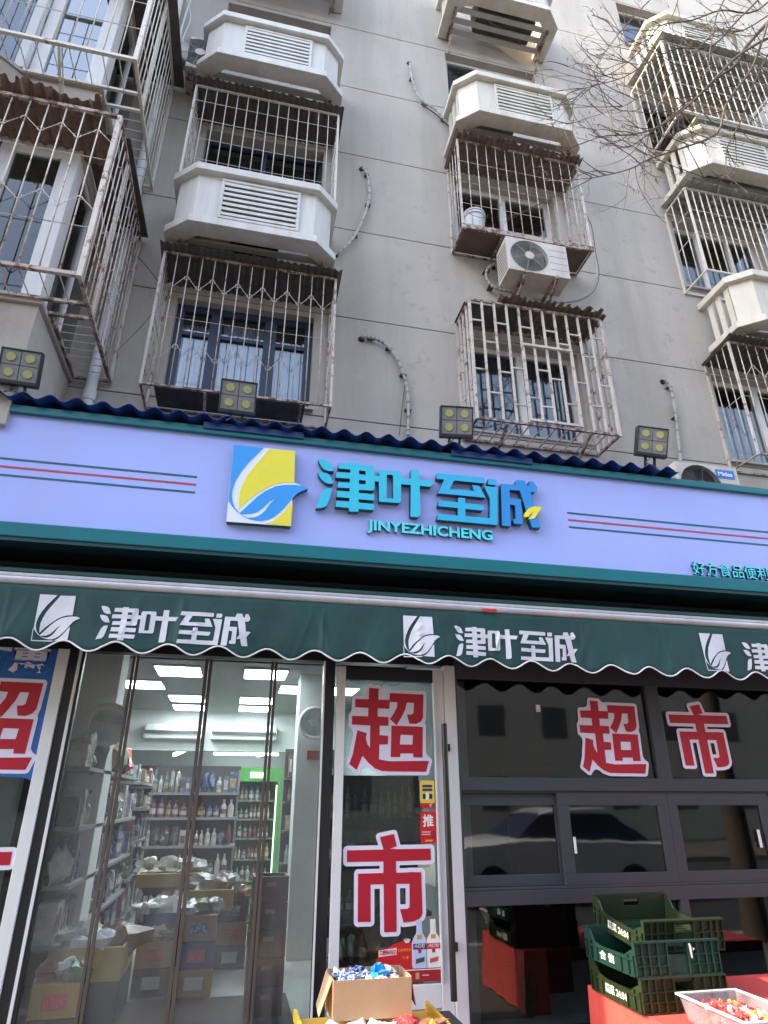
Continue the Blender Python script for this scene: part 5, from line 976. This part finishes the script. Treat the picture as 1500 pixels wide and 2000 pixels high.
def wrap(name, c0, L, r_, ang, m_, lab, cat, grp, tilt=0., seed=0):
    d = Vector((cos(ang)*cos(tilt), sin(ang)*cos(tilt), sin(tilt))); c0 = Vector(c0); pts = [c0+d*L*q for q in (-.62, -.48, -.38, -.2, .2, .38, .48, .62)]
    return tag(MB().tube(pts, [r_*.9, r_*.25, r_*.6, r_, r_, r_*.6, r_*.25, r_*.9], 8).build(name, m_, smooth=True), lab, cat, grp)
rs = random.Random(21)
for k in range(70):
    wrap('sweet', (rs.uniform(TX0+.06, TX1-.06), rs.uniform(TY0+.06, TY1-.06), .475+.065*rs.random()), .078, .018, rs.uniform(0, 6.3), M[rs.choice(['packr', 'packr', 'pgold', 'ppink', 'pred'])], 'red or gold wrapped sweet in the clear tub on the red cloth', 'sweet', 'wrapped sweets in the tub', rs.uniform(-.5, .5))
# cardboard box of blue and white packets
cb = thing('cardboard_box', 'open cardboard box full of blue and white packets by the door', 'box', (.93, 4.62, .44))
X0, X1, Y0, Y1, Z0, Z1 = .685, 1.155, 4.47, 4.76, .440, .632
for a in ((X0, X1, Y0, Y0+.006, Z0, Z1), (X0, X1, Y1-.006, Y1, Z0, Z1+.004), (X1-.006, X1, Y0+.006, Y1-.006, Z0, Z1), (X0, X0+.006, Y0+.006, Y1-.006, Z0, Z1), (X0+.006, X1-.006, Y0+.006, Y1-.006, Z0, Z0+.006)): box('box_wall', M['card'], cb, *a)
MB().add([(X0-.002, Y0+.02, Z1-.002), (X0-.002, Y1-.02, Z1-.002), (X0-.06, Y1-.03, Z1-.17), (X0-.075, Y0+.01, Z1-.17), (X0-.006, Y0+.02, Z1+.002), (X0-.006, Y1-.02, Z1+.002), (X0-.064, Y1-.03, Z1-.168), (X0-.079, Y0+.01, Z1-.168)], [(0,3,2,1),(4,5,6,7),(0,1,5,4),(1,2,6,5),(2,3,7,6),(3,0,4,7)]).build('flap', M['card'], cb)
MB().add([(X1+.001, Y0+.02, Z1-.002), (X1+.001, Y1-.02, Z1-.002), (X1+.05, Y1-.02, Z1-.15), (X1+.03, Y0+.03, Z1-.15), (X1+.005, Y0+.02, Z1+.001), (X1+.005, Y1-.02, Z1+.001), (X1+.054, Y1-.02, Z1-.148), (X1+.034, Y0+.03, Z1-.148)], [(0,3,2,1),(4,5,6,7),(0,1,5,4),(1,2,6,5),(2,3,7,6),(3,0,4,7)]).build('flap', M['card'], cb)
for k in range(34):
    x, y = rs.uniform(X0+.04, X1-.04), rs.uniform(Y0+.04, Y1-.04)
    tag(MB().blob((x, y, Z1-.035+.03*(y-Y0)/.3+rs.uniform(-.01, .018)), .034, .026, .020, 60+k, .6, 12, rs.uniform(0, 3)).build('packet', M[rs.choice(['packb', 'packw', 'packw', 'packb', 'packb'])], smooth=False), 'small blue and white packet in the open cardboard box', 'packet', 'packets in the cardboard box')
tag(MB().blob((.96, 4.55, Z1+.012), .042, .03, .036, 77, .8, 12).build('packet', mat('wrapper_bright_blue', (.02, .28, .75), .2, var=.3, scale=30), smooth=False), 'bright blue packet sticking up from the cardboard box', 'packet')
st_ = tag(box('display_stand', M['dshelf'], None, .55, 1.5, 4.40, 4.85, 0, .36), 'low stand under the cardboard box by the door', 'stand')
yb = thing('yellow_basket', 'yellow basket of snack bags under the cardboard box', 'basket', (1.0, 4.6, .36))
for a in ((.50, 1.36, 4.30, 4.32, .362, .40), (.50, .52, 4.32, 4.85, .362, .42), (1.34, 1.36, 4.32, 4.85, .362, .42), (.52, 1.34, 4.32, 4.85, .362, .368)): box('basket_wall', mat('basket_yellow', (.75, .45, .02), .4), yb, *a)
for x in (.53, 1.22): MB().tube([(x, 4.33, .39), (x+.02, 4.33, .45), (x+.045, 4.33, .40)], [.03, .012, .03], 6).build('basket_ear', MATS['basket_yellow'], yb)
for k in range(5): tag(MB().blob((.66+.15*k, 4.42+.04*(k % 2), .40), .085, .07, .042, 90+k, .5, 12).build('snack_bag', M[['packw', 'packg', 'packw', 'packr', 'packbr'][k]], smooth=True), 'printed snack bag %s under the cardboard box' % ('at the left', 'second from the left', 'in the middle', 'with red print', 'brown, at the right')[k], 'bag')
# ================================================================ across the street (seen in the window reflections)
ob = thing('street_building', 'beige six storey building across the street reflected in the windows', 'building', (0, -17, 0))
box('wall', M['beige'], ob, -45, 50, -24, -17, 0, 16.5); box('roof', M['sheetdark'], ob, -45.3, 50.3, -24.3, -16.7, 16.5, 16.8)
wmesh = MB().box(-.6, .6, -16.99, -16.96, 0, 1.3).mesh('window', M['sheetdark'], (0, 0, 0))
for k in range(26):
    for z in (1.2, 4.1, 7.0, 9.9, 12.8): o = bpy.data.objects.new('window', wmesh); C.objects.link(o); o.parent = ob; o.location = (-28+3*k, 17, z)
car = thing('parked_car', 'white parked car reflected in the grey shop windows', 'car', (6.0, -2.2, -.12))
def car_part(nm, prof, y0, y1, m_, taper=.0):
    n = len(prof); ys = [y0, y0+.12, y1-.12, y1]; vs = []
    for j, y in enumerate(ys):
        e = taper if j in (0, 3) else 0
        vs += [(x, y, z-(e if z > .6 else 0)) for x, z in prof]
    fs = [tuple(range(n)), tuple(range(3*n, 4*n))[::-1]]+[(j*n+i, j*n+(i+1)%n, (j+1)*n+(i+1)%n, (j+1)*n+i) for j in range(3) for i in range(n)]
    return MB().add(vs, fs).build(nm, m_, car, smooth=True)
car_part('body', [(3.8, .15), (8.2, .15), (8.3, .5), (8.2, .85), (7.0, .92), (5.2, .95), (4.2, .85), (3.85, .62), (3.75, .4)], -3.1, -1.3, M['carp'], .04)
car_part('cabin', [(5.15, .93), (5.75, 1.38), (7.1, 1.42), (7.9, .90)], -2.95, -1.45, M['winblue'], .03)
car_part('roof', [(5.7, 1.36), (6.0, 1.43), (7.0, 1.45), (7.25, 1.38)], -2.98, -1.42, M['carp'], .02)
for x in (4.65, 7.4):
    for y in (-3.05, -1.38): MB().disc((x, y, .2), .32, (0, 1, 0), .2, 24).build('wheel', M['rubber'], car)
for y in (-2.8, -1.6): box('headlight', M['lwhite'], car, 3.80, 3.95, y-.15, y+.15, .48, .62)
# ================================================================ bare tree at the upper right
tr = thing('bare_tree', 'bare leafless tree whose twigs cross the upper right corner', 'tree', (6.6, 2.6, 0))
MB().tube([(6.6, 2.6, 0), (6.55, 2.62, 2.5), (6.5, 2.7, 5), (6.2, 2.9, 7.5), (5.9, 3.1, 9.2)], [.16, .14, .12, .09, .06], 12).build('trunk', M['bark'], tr, smooth=True)
tw = random.Random(5)
def grow(mb, p, d, L, r_, depth):
    n = 9; pts = [p]; q = p.copy(); d = d.copy(); bend = tw.gauss(0, .13); sag = tw.uniform(-.02, .05)
    for i in range(n):
        d = (d+Vector((-d.z, 0, d.x))*(bend+tw.gauss(0, .05))+Vector((0, tw.gauss(0, .05), -sag))).normalized(); q = q+d*L/n; pts.append(q.copy())
        if depth > 0 and 1 < i < n-1 and tw.random() < .34:
            s = tw.choice((-1, 1)); k_ = s*tw.uniform(.35, .9); dd = (d+Vector((k_*d.z, tw.gauss(0, .25), -k_*d.x))).normalized()
            grow(mb, q.copy(), dd, L*tw.uniform(.35, .65), r_*.6, depth-1)
    mb.tube(pts, [r_*(1-.7*i/n) for i in range(n+1)], 5 if r_ > .006 else 4, False)
    if depth <= 1 and tw.random() < .16:
        mb.tube([q, q+Vector((tw.gauss(0, .01), 0, -.02)), q+Vector((tw.gauss(0, .01), 0, -.05))], [.002, .006, .002], 4, False)
limbs = [([(1560, -20), (1500, 43), (1457, 92), (1436, 128), (1406, 149), (1361, 190), (1330, 213), (1280, 252), (1235, 285)], .026, 3.6),
 ([(1560, 60), (1500, 75), (1440, 110), (1400, 150), (1345, 205), (1290, 245), (1240, 262), (1185, 265), (1150, 275)], .018, 3.5),
 ([(1530, -60), (1480, 0), (1440, 40), (1390, 90), (1320, 95), (1270, 120), (1220, 150), (1170, 165), (1130, 175)], .014, 3.7),
 ([(1560, -60), (1480, 20), (1410, 20), (1350, 40), (1290, 50), (1260, 90), (1215, 130), (1170, 150), (1110, 130)], .013, 3.8),
 ([(1500, 43), (1470, 130), (1420, 200), (1400, 260), (1330, 290), (1270, 310), (1230, 330), (1170, 345), (1130, 350)], .015, 3.5),
 ([(1430, -30), (1400, 30), (1388, 90), (1380, 140), (1340, 200), (1290, 220), (1210, 215)], .010, 3.6),
 ([(1560, 30), (1510, 90), (1470, 170), (1450, 230), (1420, 290), (1410, 350), (1330, 330), (1260, 300)], .012, 3.6),
 ([(1330, -30), (1318, 20), (1290, 60), (1230, 90), (1200, 60)], .008, 3.6), ([(1300, -30), (1240, 30), (1190, 90), (1160, 140), (1120, 200)], .008, 3.7), ([(1530, 10), (1450, 60), (1400, 60), (1330, 130), (1240, 195), (1195, 215), (1120, 240)], .009, 3.55)]
tm = MB()
for P, r_, Y in limbs:
    pts = smooth_path([at(px, py, Y+.05*sin(i*1.7)) for i, (px, py) in enumerate(P)], 4); n = len(pts)
    MB().tube(pts, [max(.003, r_*(1-.85*i/n)) for i in range(n)], 7).build('limb', M['bark'], tr, smooth=True)
    for i in range(2, n-1):
        for _ in range(2 if tw.random() < .5 else 1):
            if tw.random() < .5:
                d = (pts[i+1]-pts[i]).normalized(); s = tw.choice((-1, 1)); dd = (d+Vector((s*.8*d.z, tw.gauss(0, .3), -s*.8*d.x))).normalized()
                grow(tm, pts[i].copy(), dd, tw.uniform(.25, .75), .0048, 2)
    grow(tm, pts[-1].copy(), (pts[-1]-pts[-2]).normalized(), .35, .006, 2)
stuff(tm.build('twigs', M['bark'], tr))
MB().tube([(5.9, 3.1, 9.2), at(1560, -20, 3.6)], [.06, .05], 8).build('limb', M['bark'], tr)
